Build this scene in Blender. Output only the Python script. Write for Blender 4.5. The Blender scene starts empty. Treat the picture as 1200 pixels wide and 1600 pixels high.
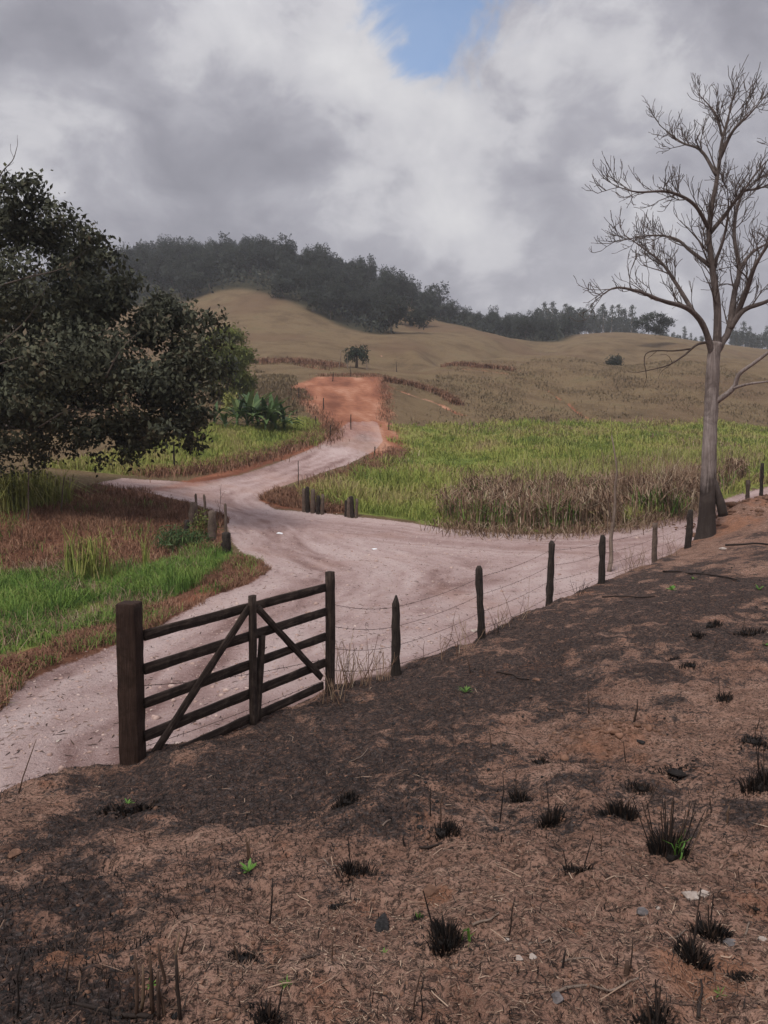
import bpy, math, random
import numpy as np
from mathutils import Vector, Matrix
S = bpy.context.scene
C = S.collection
rng = np.random.default_rng(7)
random.seed(7)

# ------------------------------------------------------------------ camera
F = 1186.0
PITCH = math.atan(90.0 / F)
CAMZ = 3.2
cam = bpy.data.cameras.new('camera'); cam_o = bpy.data.objects.new('camera', cam); C.objects.link(cam_o)
cam_o.location = (0, 0, CAMZ); cam_o.rotation_euler = (math.pi / 2 - PITCH, 0, 0)
cam.sensor_fit = 'VERTICAL'; cam.sensor_height = 36.0; cam.lens = 36.0 * F / 1600.0
cam.clip_start = 0.05; cam.clip_end = 4000
S.camera = cam_o
cp, sp = math.cos(PITCH), math.sin(PITCH)

def ray(px, py):
    cx = (px - 600) / F; cy = (800 - py) / F
    return np.array([cx, cp + cy * sp, -sp + cy * cp])

def W(px, py, d):
    r = ray(px, py)
    return np.array([0, 0, CAMZ]) + r * (d / r[1])

# ------------------------------------------------------------------ sky, sun, exposure
SUN_EL, SUN_AZ = math.radians(58), math.radians(215)     # azimuth clockwise from +Y
sun = bpy.data.lights.new('sun', 'SUN'); sun.energy = 1.5; sun.angle = math.radians(12); sun.color = (1.0, 0.95, 0.88)
sun_o = bpy.data.objects.new('sun', sun); C.objects.link(sun_o)
sd_ = Vector((math.sin(SUN_AZ) * math.cos(SUN_EL), math.cos(SUN_AZ) * math.cos(SUN_EL), math.sin(SUN_EL)))
sun_o.rotation_euler = (-sd_).to_track_quat('-Z', 'Y').to_euler()
S.view_settings.view_transform = 'Standard'; S.view_settings.look = 'None'
S.view_settings.exposure = 0.8; S.view_settings.gamma = 1.0
S.view_settings.use_curve_mapping = False
S.render.engine = 'CYCLES'
S.cycles.use_denoising = True
S.cycles.max_bounces = 6; S.cycles.diffuse_bounces = 3; S.cycles.glossy_bounces = 2
S.cycles.transmission_bounces = 3; S.cycles.transparent_max_bounces = 6; S.cycles.volume_bounces = 1

class NT:
    """small helper for node graphs"""
    def __init__(s, tree): s.t = tree; s.n = tree.nodes; s.l = tree.links
    def new(s, typ, **k):
        n = s.n.new(typ)
        for a, v in k.items(): setattr(n, a, v)
        return n
    def put(s, sock, v):
        if isinstance(v, bpy.types.NodeSocket): s.l.new(v, sock)
        elif v is not None: sock.default_value = v
    def math(s, op, a, b=None, c=None, clamp=False):
        n = s.new('ShaderNodeMath', operation=op, use_clamp=clamp)
        s.put(n.inputs[0], a); s.put(n.inputs[1], b); s.put(n.inputs[2], c)
        return n.outputs[0]
    def vmath(s, op, a, b=None):
        n = s.new('ShaderNodeVectorMath', operation=op)
        s.put(n.inputs[0], a); s.put(n.inputs[1], b)
        return n.outputs['Value'] if op in ('DOT_PRODUCT', 'LENGTH', 'DISTANCE') else n.outputs[0]
    def noise(s, vec, scale, detail=4, rough=.55, dist=0.0):
        n = s.new('ShaderNodeTexNoise'); s.put(n.inputs['Vector'], vec)
        n.inputs['Scale'].default_value = scale; n.inputs['Detail'].default_value = detail
        n.inputs['Roughness'].default_value = rough; n.inputs['Distortion'].default_value = dist
        return n.outputs['Fac']
    def voro(s, vec, scale, feature='F1'):
        n = s.new('ShaderNodeTexVoronoi', feature=feature); s.put(n.inputs['Vector'], vec); n.inputs['Scale'].default_value = scale
        return n.outputs['Distance']
    def map(s, v, a, b, c=0.0, d=1.0):
        n = s.new('ShaderNodeMapRange', interpolation_type='SMOOTHSTEP'); s.put(n.inputs[0], v)
        for i, q in enumerate((a, b, c, d)): n.inputs[i + 1].default_value = q
        return n.outputs[0]
    def ramp(s, fac, stops):
        n = s.new('ShaderNodeValToRGB'); s.put(n.inputs[0], fac); e = n.color_ramp.elements
        while len(e) < len(stops): e.new(0.5)
        for el, (p, c) in zip(e, stops): el.position = p; el.color = tuple(c) + (1,)
        return n.outputs[0]
    def mix(s, fac, a, b, mode='MIX'):
        n = s.new('ShaderNodeMix', data_type='RGBA', blend_type=mode)
        s.put(n.inputs[0], fac)
        for i, v in ((6, a), (7, b)):
            if isinstance(v, tuple) and len(v) == 3: v = v + (1,)
            s.put(n.inputs[i], v)
        return n.outputs[2]
    def attr(s, name): return s.new('ShaderNodeAttribute', attribute_name=name).outputs['Fac']
    def coord(s, k='Object'): return s.new('ShaderNodeTexCoord').outputs[k]

world = bpy.data.worlds.new('World'); S.world = world; world.use_nodes = True
w = NT(world.node_tree); w.n.clear()
sky = w.new('ShaderNodeTexSky', sky_type='NISHITA'); sky.sun_disc = False
sky.sun_elevation = SUN_EL; sky.sun_rotation = SUN_AZ; sky.altitude = 600; sky.dust_density = 1.5
dirv = w.vmath('NORMALIZE', w.coord('Generated'))
sep = w.new('ShaderNodeSeparateXYZ'); w.l.new(dirv, sep.inputs[0])
den = w.math('ADD', w.math('MAXIMUM', sep.outputs['Z'], 0.0), 0.22)
comb = w.new('ShaderNodeCombineXYZ')
w.l.new(w.math('DIVIDE', sep.outputs['X'], den), comb.inputs[0]); w.l.new(w.math('DIVIDE', sep.outputs['Y'], den), comb.inputs[1])
w.l.new(w.math('MULTIPLY', sep.outputs['Z'], 0.6), comb.inputs[2])
cv = comb.outputs[0]
sv = w.vmath('MULTIPLY', dirv, (1.0, 1.0, 1.35))
n3 = w.noise(sv, 13.0, 8, .58, .4); n1 = w.noise(sv, 5.0, 9, .55, .35); n2 = w.noise(sv, 2.2, 3, .5, .3)
cl = w.math('ADD', w.math('MULTIPLY', w.math('SUBTRACT', n3, .5), .55), w.math('ADD', w.math('MULTIPLY', w.math('SUBTRACT', n1, .5), 1.0), w.math('MULTIPLY', w.math('SUBTRACT', n2, .5), .55)))
def blob(px, py, rad_px, amp):
    d = ray(px, py); d = d / np.linalg.norm(d)
    k = 2.0 * (F / rad_px) ** 2 * .5
    e = w.math('EXPONENT', w.math('MULTIPLY', w.math('SUBTRACT', 1.0, w.vmath('DOT_PRODUCT', dirv, tuple(d))), -2 * k))
    return w.math('MULTIPLY', e, amp)
acc = cl
for b in [(330, 60, 170, .17), (200, 200, 190, -.14), (430, 310, 160, -.16), (540, 250, 80, .08), (660, 200, 110, .11), (480, 330, 60, .05),
          (900, 240, 130, -.12), (1050, 150, 110, .10), (790, 400, 90, .15), (700, 330, 60, .14), (560, 330, 60, .12), (900, 430, 50, .16), (960, 120, 60, .12), (880, 370, 90, -.06), (60, 290, 90, .10), (150, 350, 90, .08),
          (1150, 30, 150, -.10), (620, 420, 100, .02), (1000, 440, 110, .05), (790, 110, 80, .13), (560, 60, 70, .12), (60, 130, 120, -.05)]:
    acc = w.math('ADD', acc, blob(*b))
cloud = w.ramp(w.math('ADD', w.math('MULTIPLY', acc, 1.0), .47), [(.12, (1.7, 1.7, 1.98)), (.34, (2.25, 2.23, 2.55)), (.50, (3.0, 2.97, 3.3)), (.62, (4.1, 4.05, 4.3)), (.76, (4.7, 4.65, 4.82)), (.95, (5.5, 5.45, 5.5))])
gap = w.math('ADD', blob(730, -5, 92, .95), blob(650, 78, 40, .7))
gap = w.math('ADD', w.math('ADD', gap, blob(600, 15, 60, .55)), w.math('ADD', blob(690, 40, 40, .35), blob(632, 62, 14, -.45)))
gap = w.map(w.math('ADD', gap, w.math('MULTIPLY', w.math('MULTIPLY', w.math('MINIMUM', w.math('MULTIPLY', gap, 2.5), 1.0), w.math('SUBTRACT', w.noise(sv, 10, 9, .66, .7), .5)), 2.9)), .28, 1.08, 0, .88)
# an overcast sky is about twice as bright overhead as low down (CIE overcast law)
over = w.map(sep.outputs['Z'], .42, .95, .82, 1.9)
cloud = w.vmath('SCALE', cloud); cloud.node.inputs['Scale'].default_value = 1.0; w.l.new(over, cloud.node.inputs['Scale'])
blue = w.mix(1.0, sky.outputs[0], (1.15, 1.2, 1.2), 'MULTIPLY')
skyc = w.mix(gap, cloud, blue)
bg = w.new('ShaderNodeBackground'); w.l.new(skyc, bg.inputs[0]); bg.inputs[1].default_value = 0.1
wo = w.new('ShaderNodeOutputWorld'); w.l.new(bg.outputs[0], wo.inputs[0])

# ------------------------------------------------------------------ mesh helpers
def mesh(name, V, Fs, mat=None, parent=None, attrs=None, smooth=False, link=True, lobe_n=None):
    V = np.asarray(V, np.float32)
    if not isinstance(Fs, (list, tuple)): Fs = [Fs]
    Fs = [np.asarray(f, np.int32) for f in Fs if len(f)]
    me = bpy.data.meshes.new(name)
    me.vertices.add(len(V)); me.vertices.foreach_set('co', V.ravel())
    loops = np.concatenate([f.ravel() for f in Fs])
    tot = np.concatenate([np.full(len(f), f.shape[1], np.int32) for f in Fs])
    st = np.concatenate([[0], np.cumsum(tot)[:-1]]).astype(np.int32)
    me.loops.add(len(loops)); me.loops.foreach_set('vertex_index', loops)
    me.polygons.add(len(tot)); me.polygons.foreach_set('loop_start', st); me.polygons.foreach_set('loop_total', tot)
    if smooth: me.polygons.foreach_set('use_smooth', np.ones(len(tot), bool))
    for k, v in (attrs or {}).items():
        a = me.attributes.new(k, 'FLOAT', 'POINT'); a.data.foreach_set('value', np.asarray(v, np.float32))
    if lobe_n is not None: a = me.attributes.new('lobe_n', 'FLOAT_VECTOR', 'POINT'); a.data.foreach_set('vector', np.asarray(lobe_n, np.float32).ravel())
    me.update(calc_edges=True)
    if mat: me.materials.append(mat)
    o = bpy.data.objects.new(name, me)
    if link: C.objects.link(o)
    if parent: o.parent = parent
    return o

def tag(o, label=None, cat=None, group=None, kind=None):
    if label: o['label'] = label
    if cat: o['category'] = cat
    if group: o['group'] = group
    if kind: o['kind'] = kind
    return o

def empty(name, loc, label, cat, group=None):
    o = bpy.data.objects.new(name, None); C.objects.link(o); o.location = tuple(loc); o.empty_display_size = .2
    return tag(o, label, cat, group)

def copy_tree(o, parent=None):
    c = o.copy(); C.objects.link(c)
    if parent: c.parent = parent
    for ch in list(o.children): copy_tree(ch, c)
    return c

class MB:
    """collects geometry"""
    def __init__(s): s.V = []; s.Q = []; s.T = []; s.n = 0; s.A = []
    def add(s, V, Q=None, T=None, tint=.5):
        V = np.asarray(V, float)
        if Q is not None and len(Q): s.Q.append(np.asarray(Q) + s.n)
        if T is not None and len(T): s.T.append(np.asarray(T) + s.n)
        s.V.append(V); s.n += len(V)
        s.A.append(np.broadcast_to(np.asarray(tint, float), (len(V),)))
    def tube(s, pts, rad, sides=6, jit=0.0, tint=.5, cap=True):
        pts = np.asarray(pts, float); n = len(pts); rad = np.broadcast_to(np.asarray(rad, float), (n,))
        tan = np.gradient(pts, axis=0); tan /= np.linalg.norm(tan, axis=1)[:, None] + 1e-9
        ref = np.array([1., 0, 0]) if abs(tan[0][0]) < .8 else np.array([0, 1., 0])
        a = np.cross(tan, ref); a /= np.linalg.norm(a, axis=1)[:, None] + 1e-9
        b = np.cross(tan, a)
        th = np.linspace(0, 2 * np.pi, sides, endpoint=False)
        rr = rad[:, None] * (1 + jit * (rng.random((n, sides)) - .5) * 2 if jit else np.ones((n, sides)))
        V = pts[:, None, :] + rr[..., None] * (np.cos(th)[None, :, None] * a[:, None, :] + np.sin(th)[None, :, None] * b[:, None, :])
        i = np.arange(n - 1)[:, None] * sides; j = np.arange(sides)[None, :]; j2 = (j + 1) % sides
        Q = np.stack([i + j, i + j2, i + sides + j2, i + sides + j], -1).reshape(-1, 4)
        V = V.reshape(-1, 3); T = None
        if cap:
            V = np.concatenate([V, pts[:1], pts[-1:]]); k = n * sides; j = np.arange(sides)
            T = np.concatenate([np.stack([np.full(sides, k), (j + 1) % sides, j], -1),
                                np.stack([np.full(sides, k + 1), (n - 1) * sides + j, (n - 1) * sides + (j + 1) % sides], -1)])
        s.add(V, Q, T, tint)
    def build(s, name, mat, parent=None, smooth=False, attr='tint', link=True):
        return mesh(name, np.concatenate(s.V), [np.concatenate(x) for x in (s.Q, s.T) if x], mat, parent, {attr: np.concatenate(s.A)}, smooth, link)

def hash2(ix, iy, seed):
    h = (ix.astype(np.int64) * 374761393 + iy.astype(np.int64) * 668265263 + seed * 974634777) & 0x7fffffff
    h = ((h ^ (h >> 13)) * 1274126177) & 0x7fffffff
    return ((h ^ (h >> 16)) & 0xffff) / 65535.0
def vnoise(x, y, seed=0):
    x = np.asarray(x, float); y = np.asarray(y, float)
    ix = np.floor(x); iy = np.floor(y); fx = x - ix; fy = y - iy
    fx = fx * fx * (3 - 2 * fx); fy = fy * fy * (3 - 2 * fy)
    a = hash2(ix, iy, seed); b = hash2(ix + 1, iy, seed); c = hash2(ix, iy + 1, seed); d = hash2(ix + 1, iy + 1, seed)
    return (a * (1 - fx) + b * fx) * (1 - fy) + (c * (1 - fx) + d * fx) * fy - .5
def fbm(x, y, sc, oct=3, seed=0):
    v = 0; a = 1.0
    for i in range(oct):
        v = v + a * vnoise(x / sc + 17.3 * i, y / sc + 5.1 * i, seed + i); sc *= .5; a *= .5
    return v
def sstep(a, b, x): t = np.clip((x - a) / (b - a), 0, 1); return t * t * (3 - 2 * t)

# ------------------------------------------------------------------ terrain
def to_q(x, y):
    r = np.clip(np.hypot(x, y), 1.6, 800); th = np.clip(np.arctan2(x, y), -.75, .75)
    return np.stack([th * 4.5, np.log(r) * 1.6], -1)
class TPS:
    def __init__(s, pts, lam=2e-3):
        P = np.array([W(*p) for p in pts]); s.q = to_q(P[:, 0], P[:, 1]); n = len(P)
        K = s.k(s.q, s.q) + lam * np.eye(n); A = np.zeros((n + 3, n + 3)); A[:n, :n] = K
        L = np.c_[np.ones(n), s.q]; A[:n, n:] = L; A[n:, :n] = L.T
        s.c = np.linalg.solve(A, np.r_[P[:, 2] / s.sc(P[:, 0], P[:, 1]), 0, 0, 0])
    def sc(s, x, y): return np.clip(np.hypot(x, y), 1.6, 800) ** .5
    def k(s, a, b):
        d2 = ((a[:, None, :] - b[None, :, :]) ** 2).sum(-1); return .5 * d2 * np.log(d2 + 1e-9)
    def __call__(s, x, y):
        x = np.asarray(x, float); y = np.asarray(y, float); sh = x.shape; x = x.ravel(); y = y.ravel()
        out = np.empty(len(x))
        for i in range(0, len(x), 40000):
            q = to_q(x[i:i + 40000], y[i:i + 40000])
            out[i:i + 40000] = (s.k(q, s.q) @ s.c[:-3] + s.c[-3] + q @ s.c[-2:]) * s.sc(x[i:i + 40000], y[i:i + 40000])
        return out.reshape(sh)
val_pts = [(0,1240,7.3),(0,1100,10.2),(200,1100,10.2),(200,1200,7.95),(-200,1150,9),(400,1000,13.5),(600,1020,12.8),(450,900,20.5),(700,900,20.5),
 (450,850,27),(700,850,27.5),(900,850,28),(1050,815,33),(1100,800,36),(1220,762,46),(600,810,34),(830,832,30.5),
 (500,780,38),(640,760,44),(900,760,44),(1100,740,50),(800,700,68),(640,690,70),(1000,690,75),(1190,690,80),(700,668,88),(1000,667,95),(1200,665,105),
 (370,780,37),(400,745,44),(480,715,53),(560,690,64),(580,675,70),(555,660,75),(530,620,92),(530,595,108),(530,577,125),
 (200,755,38),(60,760,34),(-100,760,34),(250,720,45),(400,700,55),(350,670,60),(250,650,65),(100,700,50),(470,640,78),(420,610,95),(150,610,90),(0,640,80),(-150,650,75),
 (100,900,22),(270,870,24.5),(0,960,17.8),(150,960,17.4),(280,900,21.3),(0,1040,12.3),(0,860,26),(0,800,30),(200,800,31),(330,850,26),(-200,900,21),
 (700,650,96),(620,625,96),(900,640,112),(700,600,120),(900,600,135),(720,563,158),(900,557,168),(1050,560,168),(1190,640,120),(1190,595,150),(1150,562,175),(1250,575,170),
 (800,562,162),(880,556,200),(900,541,235),(1060,536,240),(960,538,240),(1190,572,230),(1280,560,260),
 (450,575,132),(600,577,138),(375,450,250),(330,456,248),(290,474,243),(450,465,239),(530,506,224),(600,521,212),(660,517,222),(400,520,190),(520,545,170),(650,550,175),
 (640,480,285),(540,445,300),(400,410,335),(250,415,335),(600,462,315),(720,510,258),(800,528,252),(870,548,246),(800,560,190),(760,540,215),
 (760,507,330),(850,524,420),(980,533,450),(1180,553,470),(800,585,195),(900,580,205),(1010,578,207),(690,580,178),(620,583,160),(690,502,285),(740,510,300),(700,512,340),(700,525,420),(620,495,390),(520,470,420),(400,445,420),(280,445,420),(300,470,520),(500,500,520),(650,515,255),(600,505,250),(580,500,260),(770,525,300),(800,530,650),(1200,560,650),(0,450,300),(0,520,200),(-250,480,300),(-250,560,150),(100,560,140),(150,480,240)]
emb_pts = [(600,1600,2.13),(0,1600,2.2),(1200,1600,2.1),(600,1300,4.25),(600,1200,6.2),(300,1300,4.95),(0,1300,5.5),(0,1245,6.85),(-300,1300,6.0),(208,1195,7.4),(513,1087,10),
 (618,1055,11.5),(750,998,13.5),(858,944,16.5),(939,911,20),(1023,878,23.5),(1075,856,27),(1100,838,29),(1150,812,30.5),(1200,792,31.5),(1300,770,34),
 (1200,1000,11),(1200,1200,5.5),(1150,860,23),(900,1100,8.4),(1050,950,14),(900,960,14.6),(1500,1000,10),(1500,850,22),(1400,1300,4)]
z_val = TPS(val_pts); z_emb = TPS(emb_pts)
crest_px = [(-500,1390,5.2),(-150,1280,6.3),(0,1243,6.9),(60,1220,7.15),(100,1212,7.35),(200,1202,7.5),(300,1162,8.25),(400,1125,9.1),(513,1083,10.25),(618,1051,11.75),(750,994,13.75),
            (858,941,16.75),(939,908,20.3),(1023,875,23.9),(1075,852,27.4),(1100,834,29.6),(1140,806,31.5),(1200,788,32.8),(1320,765,36),(1600,740,44)]
emb_poly = np.array([W(*p)[:2] for p in crest_px] + [(90, 30), (60, -60), (-60, -60), (-30, 0)])
MOUNDS = [(W(960,1165,6.75)[:2], .40, .13), (W(1150,815,30.3)[:2], 1.3, .45), (W(1195,795,31.5)[:2], 1.6, .5), (W(80,1225,7.0)[:2], .35, .10),
          (W(445,1225,5.6)[:2], .3, .05), (W(560,1255,5.1)[:2], .18, .05), (W(500,1160,7.3)[:2], .5, .05), (W(40,1410,3.4)[:2], .16, .06), (W(250,1510,2.7)[:2], .35, .06), (W(262,1188,7.5)[:2], .5, .13)]

def poly_sd(x, y, P):
    """signed distance, positive inside"""
    x = np.asarray(x, float); y = np.asarray(y, float); d2 = np.full(x.shape, 1e18); ins = np.zeros(x.shape, bool)
    n = len(P)
    for i in range(n):
        ax, ay = P[i]; bx, by = P[(i + 1) % n]; ex, ey = bx - ax, by - ay
        t = np.clip(((x - ax) * ex + (y - ay) * ey) / (ex * ex + ey * ey + 1e-12), 0, 1)
        d2 = np.minimum(d2, (x - ax - t * ex) ** 2 + (y - ay - t * ey) ** 2)
        c = ((ay > y) != (by > y)); xx = ax + (y - ay) / (by - ay + 1e-12) * ex
        ins ^= c & (x < xx)
    d = np.sqrt(d2); return np.where(ins, d, -d)
def line_d(x, y, P):
    d2 = np.full(np.shape(x), 1e18)
    for i in range(len(P) - 1):
        ax, ay = P[i]; bx, by = P[i + 1]; ex, ey = bx - ax, by - ay
        t = np.clip(((x - ax) * ex + (y - ay) * ey) / (ex * ex + ey * ey + 1e-12), 0, 1)
        d2 = np.minimum(d2, (x - ax - t * ex) ** 2 + (y - ay - t * ey) ** 2)
    return np.sqrt(d2)
def hit(px, py, fn, lo=1.2, hi=600, n=1600):
    r = ray(px, py); d = np.exp(np.linspace(math.log(lo), math.log(hi), n)); t = d / r[1]
    z = CAMZ + r[2] * t; g = fn(r[0] * t, d); b = np.nonzero(z < g)[0]
    if len(b) == 0: k = n - 1; return np.array([r[0] * t[k], d[k], g[k]])
    k = b[0]
    if k == 0: return np.array([r[0] * t[0], d[0], g[0]])
    a0 = z[k - 1] - g[k - 1]; a1 = g[k] - z[k]; f = a0 / (a0 + a1 + 1e-9); dd = d[k - 1] * (1 - f) + d[k] * f; tt = dd / r[1]
    return np.array([r[0] * tt, dd, CAMZ + r[2] * tt])
def wpoly(pix, lo=4): return np.array([hit(a, b, z_val, lo)[:2] for a, b in pix])

road_poly = wpoly([(-200,1180),(0,1098),(100,1047),(180,1012),(260,975),(330,937),(395,915),(425,893),(388,872),(364,850),(350,805),(300,787),(250,776),(190,766),(150,757),(190,749),(300,756),(370,745),(440,722),
 (480,705),(515,685),(530,672),(545,662),(590,662),(598,690),(585,705),(540,728),(480,748),(420,768),(404,783),(430,798),(500,804),(560,811),(640,818),(700,829),(800,837),(900,836),(980,826),
 (1050,812),(1100,793),(1160,772),(1260,748),(1330,765),(1250,830),(1150,890),(1000,1000),(800,1150),(600,1280),(400,1400),(0,1500),(-400,1500)])
red_poly = wpoly([(508,694),(520,665),(472,630),(464,605),(500,592),(560,593),(598,590),(603,640),(600,660),(628,688),(612,714),(588,712),(597,690),(582,676),(545,676)])
field_poly = wpoly([(455,786),(480,768),(560,735),(618,702),(622,672),(700,668),(900,668),(1200,667),(1330,670),(1330,735),(1160,768),(1050,808),(980,822),(830,833),(700,825),(640,814),(560,807),(480,798)])
leftgreen_poly = wpoly([(60,730),(170,715),(250,690),(330,672),(480,657),(512,680),(470,702),(380,725),(300,744),(200,745)])
gully_poly = wpoly([(-250,960),(0,888),(60,892),(150,888),(230,880),(300,863),(352,866),(345,898),(310,925),(260,950),(190,975),(100,1008),(0,1035),(-250,1110)])
bank_poly = wpoly([(-250,770),(0,782),(100,768),(180,757),(250,776),(300,790),(345,810),(350,862),(290,866),(200,885),(100,892),(0,895),(-250,960)])
shoulder_poly = wpoly([(-200,1120),(0,1033),(100,1003),(190,968),(260,942),(320,912),(350,870),(395,875),(428,893),(400,917),(330,940),(260,978),(180,1014),(100,1050),(0,1100),(-200,1185)])
tongue_poly = wpoly([(402,784),(430,797),(520,806),(560,808),(520,770),(470,765),(430,770)])
forest_poly = np.array([W(*p)[:2] for p in [(0,520,205),(180,480,235)]] + [hit(a, b, z_val, 190)[:2] for a, b in [(240,476),(290,471),(330,456),(375,449),(415,454),(450,466),(490,486),(530,506),(565,516),(600,521),(611,505),(614,487)]] + [W(*p)[:2] for p in [(625,478,285),(650,495,285),(700,505,285),(800,528,275),(880,549,272),(900,545,330),(760,500,380),(640,480,400),(400,400,420),(200,410,410),(-200,450,400),(-250,520,250)]])
_unused = np.array([W(*p)[:2] for p in [(0,520,205),(180,480,243),(290,473,245),(375,449,252),(450,464,241),(530,506,226),(600,521,214),(616,490,265),(650,500,280),(700,505,285),(800,528,275),(880,549,272),(900,545,330),(760,500,400),(640,470,420),(400,400,430),(200,410,420),(-200,450,400),(-250,520,250)]])
RED_LINES = [([(180,768),(250,763),(300,757),(400,728),(480,700),(515,682)], .8), ([(606,606),(640,618),(690,634),(722,650)], .9), ([(695,574),(750,577),(800,584)], 1.2),
             ([(800,584),(850,606),(890,632),(925,660)], .4), ([(405,572),(460,570),(530,577)], .9), ([(410,783),(450,796)], .35), ([(560,560),(600,552)], .3), ([(260,958),(330,930)], .3), ([(0,1060),(90,1030)], .35), ([(600,690),(618,700),(590,718)], 1.0)]
RED_LINES = [(wpoly(p), wd) for p, wd in RED_LINES]
ASH = [((600,1130),3.0,.22), ((950,980),5,.2), ((250,1230),1.6,.22), ((700,1180),1.2,.15), ((900,1010),2.6,.5), ((700,1080),2.2,.55), ((1100,930),3.5,.5), ((1000,900),4,.4), ((500,1150),1.3,.5), ((350,1230),1.2,.35), ((560,1220),.9,.35), ((100,1540),.55,.65), ((30,1450),.5,.5), ((120,1400),.45,.45), ((330,1240),.6,.35), ((200,1260),.35,.4),
       ((900,1500),1.2,-.25), ((1050,1400),1.2,-.22), ((700,1500),.9,-.15), ((1100,1560),.7,-.3), ((150,1520),.28,-.55), ((330,1490),.4,-.45), ((300,1340),.7,-.1), ((960,1160),.7,-.4), ((1180,1100),1.6,-.2), ((440,1460),.4,-.25), ((1140,820),2.0,-.6)]

def base_z(x, y):
    zv = z_val(x, y); ze = z_emb(x, y)
    for c, r, h in MOUNDS: ze = ze + h * np.exp(-((x - c[0]) ** 2 + (y - c[1]) ** 2) / (r * r))
    sd = poly_sd(x, y, emb_poly) + .12 * fbm(x, y, .7, 3, 5)
    e = sstep(-.42, .06, sd)
    r = np.hypot(x, y)
    rd = poly_sd(x, y, road_poly)
    onroad = sstep(-.3, .25, rd)
    far = sstep(60, 130, r)
    zv = zv + (1 - onroad) * (.10 * fbm(x, y, 1.6, 3, 11)) + (1 - onroad) * sstep(-3, .0, rd) * .10 + far * (.55 * fbm(x, y, 17, 3, 21) + 1.5 * fbm(x, y * .5, 38, 2, 23) + .10 * vnoise(x / 9, zv * .9 + 30, 25))
    zv = zv + onroad * (.06 * fbm(x, y, 1.1, 3, 31) + .03 * vnoise(x * 5, y * 5, 33) + .07 * fbm(rd * 1.0, .05 * (x + y), .8, 2, 35) * (r < 62))
    for P, wd in RED_LINES[1:5]:
        zv = zv - .9 * np.exp(-(line_d(x, y, P) / wd) ** 2) * far
    ze = ze + .12 * fbm(x, y, .8, 3, 41) + .085 * fbm(x, y, .19, 3, 44) * sstep(30, 8, r) + .016 * vnoise(x / .045, y / .045, 47) * sstep(9, 4, r)
    return zv + (ze - zv) * e, e, rd
def ground(x, y): return base_z(np.asarray(x, float), np.asarray(y, float))[0]
def ghit(px, py, lo=1.3): return hit(px, py, ground, lo, 600, 1100)

th = np.radians(np.concatenate([np.arange(-180, -70, 6), np.arange(-70, -34, 1.2), np.arange(-34, 34, .2), np.arange(34, 70, 1.2), np.arange(70, 180, 6)]))
rr = np.concatenate([np.geomspace(.3, 1.6, 16, endpoint=False), np.geomspace(1.6, 9, 270, endpoint=False), np.geomspace(9, 70, 280, endpoint=False), np.geomspace(70, 900, 190)])
nt, nr = len(th), len(rr)
TH, RR = np.meshgrid(th, rr)
X = (RR * np.sin(TH)).ravel(); Y = (RR * np.cos(TH)).ravel()
Z, E, RD = base_z(X, Y)
Rr = RR.ravel()
V = np.stack([X, Y, Z], -1)
sd_red = poly_sd(X, Y, red_poly); m_red = sstep(-2.6, 1.6, sd_red + 1.6 * fbm(X, Y, 5, 3, 67))
for P, wd in RED_LINES: m_red = np.maximum(m_red, np.exp(-(line_d(X, Y, P) / (wd * .8)) ** 2))
m_green = np.maximum(sstep(-1.2, .8, poly_sd(X, Y, field_poly)), np.maximum(sstep(-.8, .8, poly_sd(X, Y, leftgreen_poly)), sstep(-.4, .5, poly_sd(X, Y, gully_poly))))
m_bank = np.maximum(sstep(-.6, .6, poly_sd(X, Y, bank_poly)), np.maximum(sstep(-.3, .3, poly_sd(X, Y, shoulder_poly)), sstep(-.3, .3, poly_sd(X, Y, tongue_poly))))
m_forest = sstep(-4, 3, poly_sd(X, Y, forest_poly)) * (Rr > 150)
def ash_fn(x, y):
    v = .36 + .55 * fbm(x, y, 1.5, 2, 61) + 1.0 * fbm(x, y, .45, 3, 63) + .5 * fbm(x, y, .14, 2, 65)
    for (px, py), rad, a in ASH:
        c = ash_c[(px, py)]; v = v + a * np.exp(-((x - c[0]) ** 2 + (y - c[1]) ** 2) / rad ** 2)
    return np.clip(v, 0, 1)
ash_c = {q: hit(q[0], q[1], z_emb)[:2] for q, _, _ in ASH}
ash = ash_fn(X, Y)
m_org = np.zeros_like(X)
for (px, py), rad, a in [((110,1520),.20,1), ((180,1560),.14,.8), ((1095,1525),.20,1.1), ((1150,1560),.16,.7), ((840,1040),.35,.9), ((755,1060),.4,.7), ((690,1395),.10,1), ((20,1335),.13,1), ((960,1165),.40,.55), ((440,1440),.16,.6), ((1130,830),1.6,.8), ((1180,800),1.5,.9), ((90,1218),.2,.6), ((215,1228),.1,.9), ((910,925),.5,.6), ((480,1160),.35,.5), ((560,1380),.1,.5), ((1180,1010),.6,.4)]:
    c = hit(px, py, z_emb)[:2]; m_org = np.maximum(m_org, a * np.exp(-((X - c[0]) ** 2 + (Y - c[1]) ** 2) / rad ** 2))
m_org = np.clip(m_org + (m_org > .05) * .6 * fbm(X, Y, .25, 3, 69), 0, 1)
attrs = dict(m_org=m_org, m_emb=E, m_road=sstep(-.25, .25, RD), m_red=m_red, m_green=m_green, m_bank=m_bank, m_forest=m_forest, m_ash=np.clip(ash, 0, 1), m_trk2=.5 + fbm(RD + .2 * vnoise(X * .5, Y * .5, 4), .12 * (X + 2 * Y), .22, 2, 38), m_trk=.5 + np.where(sd_red > -1.5, fbm(X + .05 * Y, Y * .22, 1.6, 3, 39) * .8, 0) + (sd_red <= -1.5) * fbm(RD + .25 * vnoise(X * .4, Y * .4, 3), .06 * (X + 2 * Y), .75, 3, 37))
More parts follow.
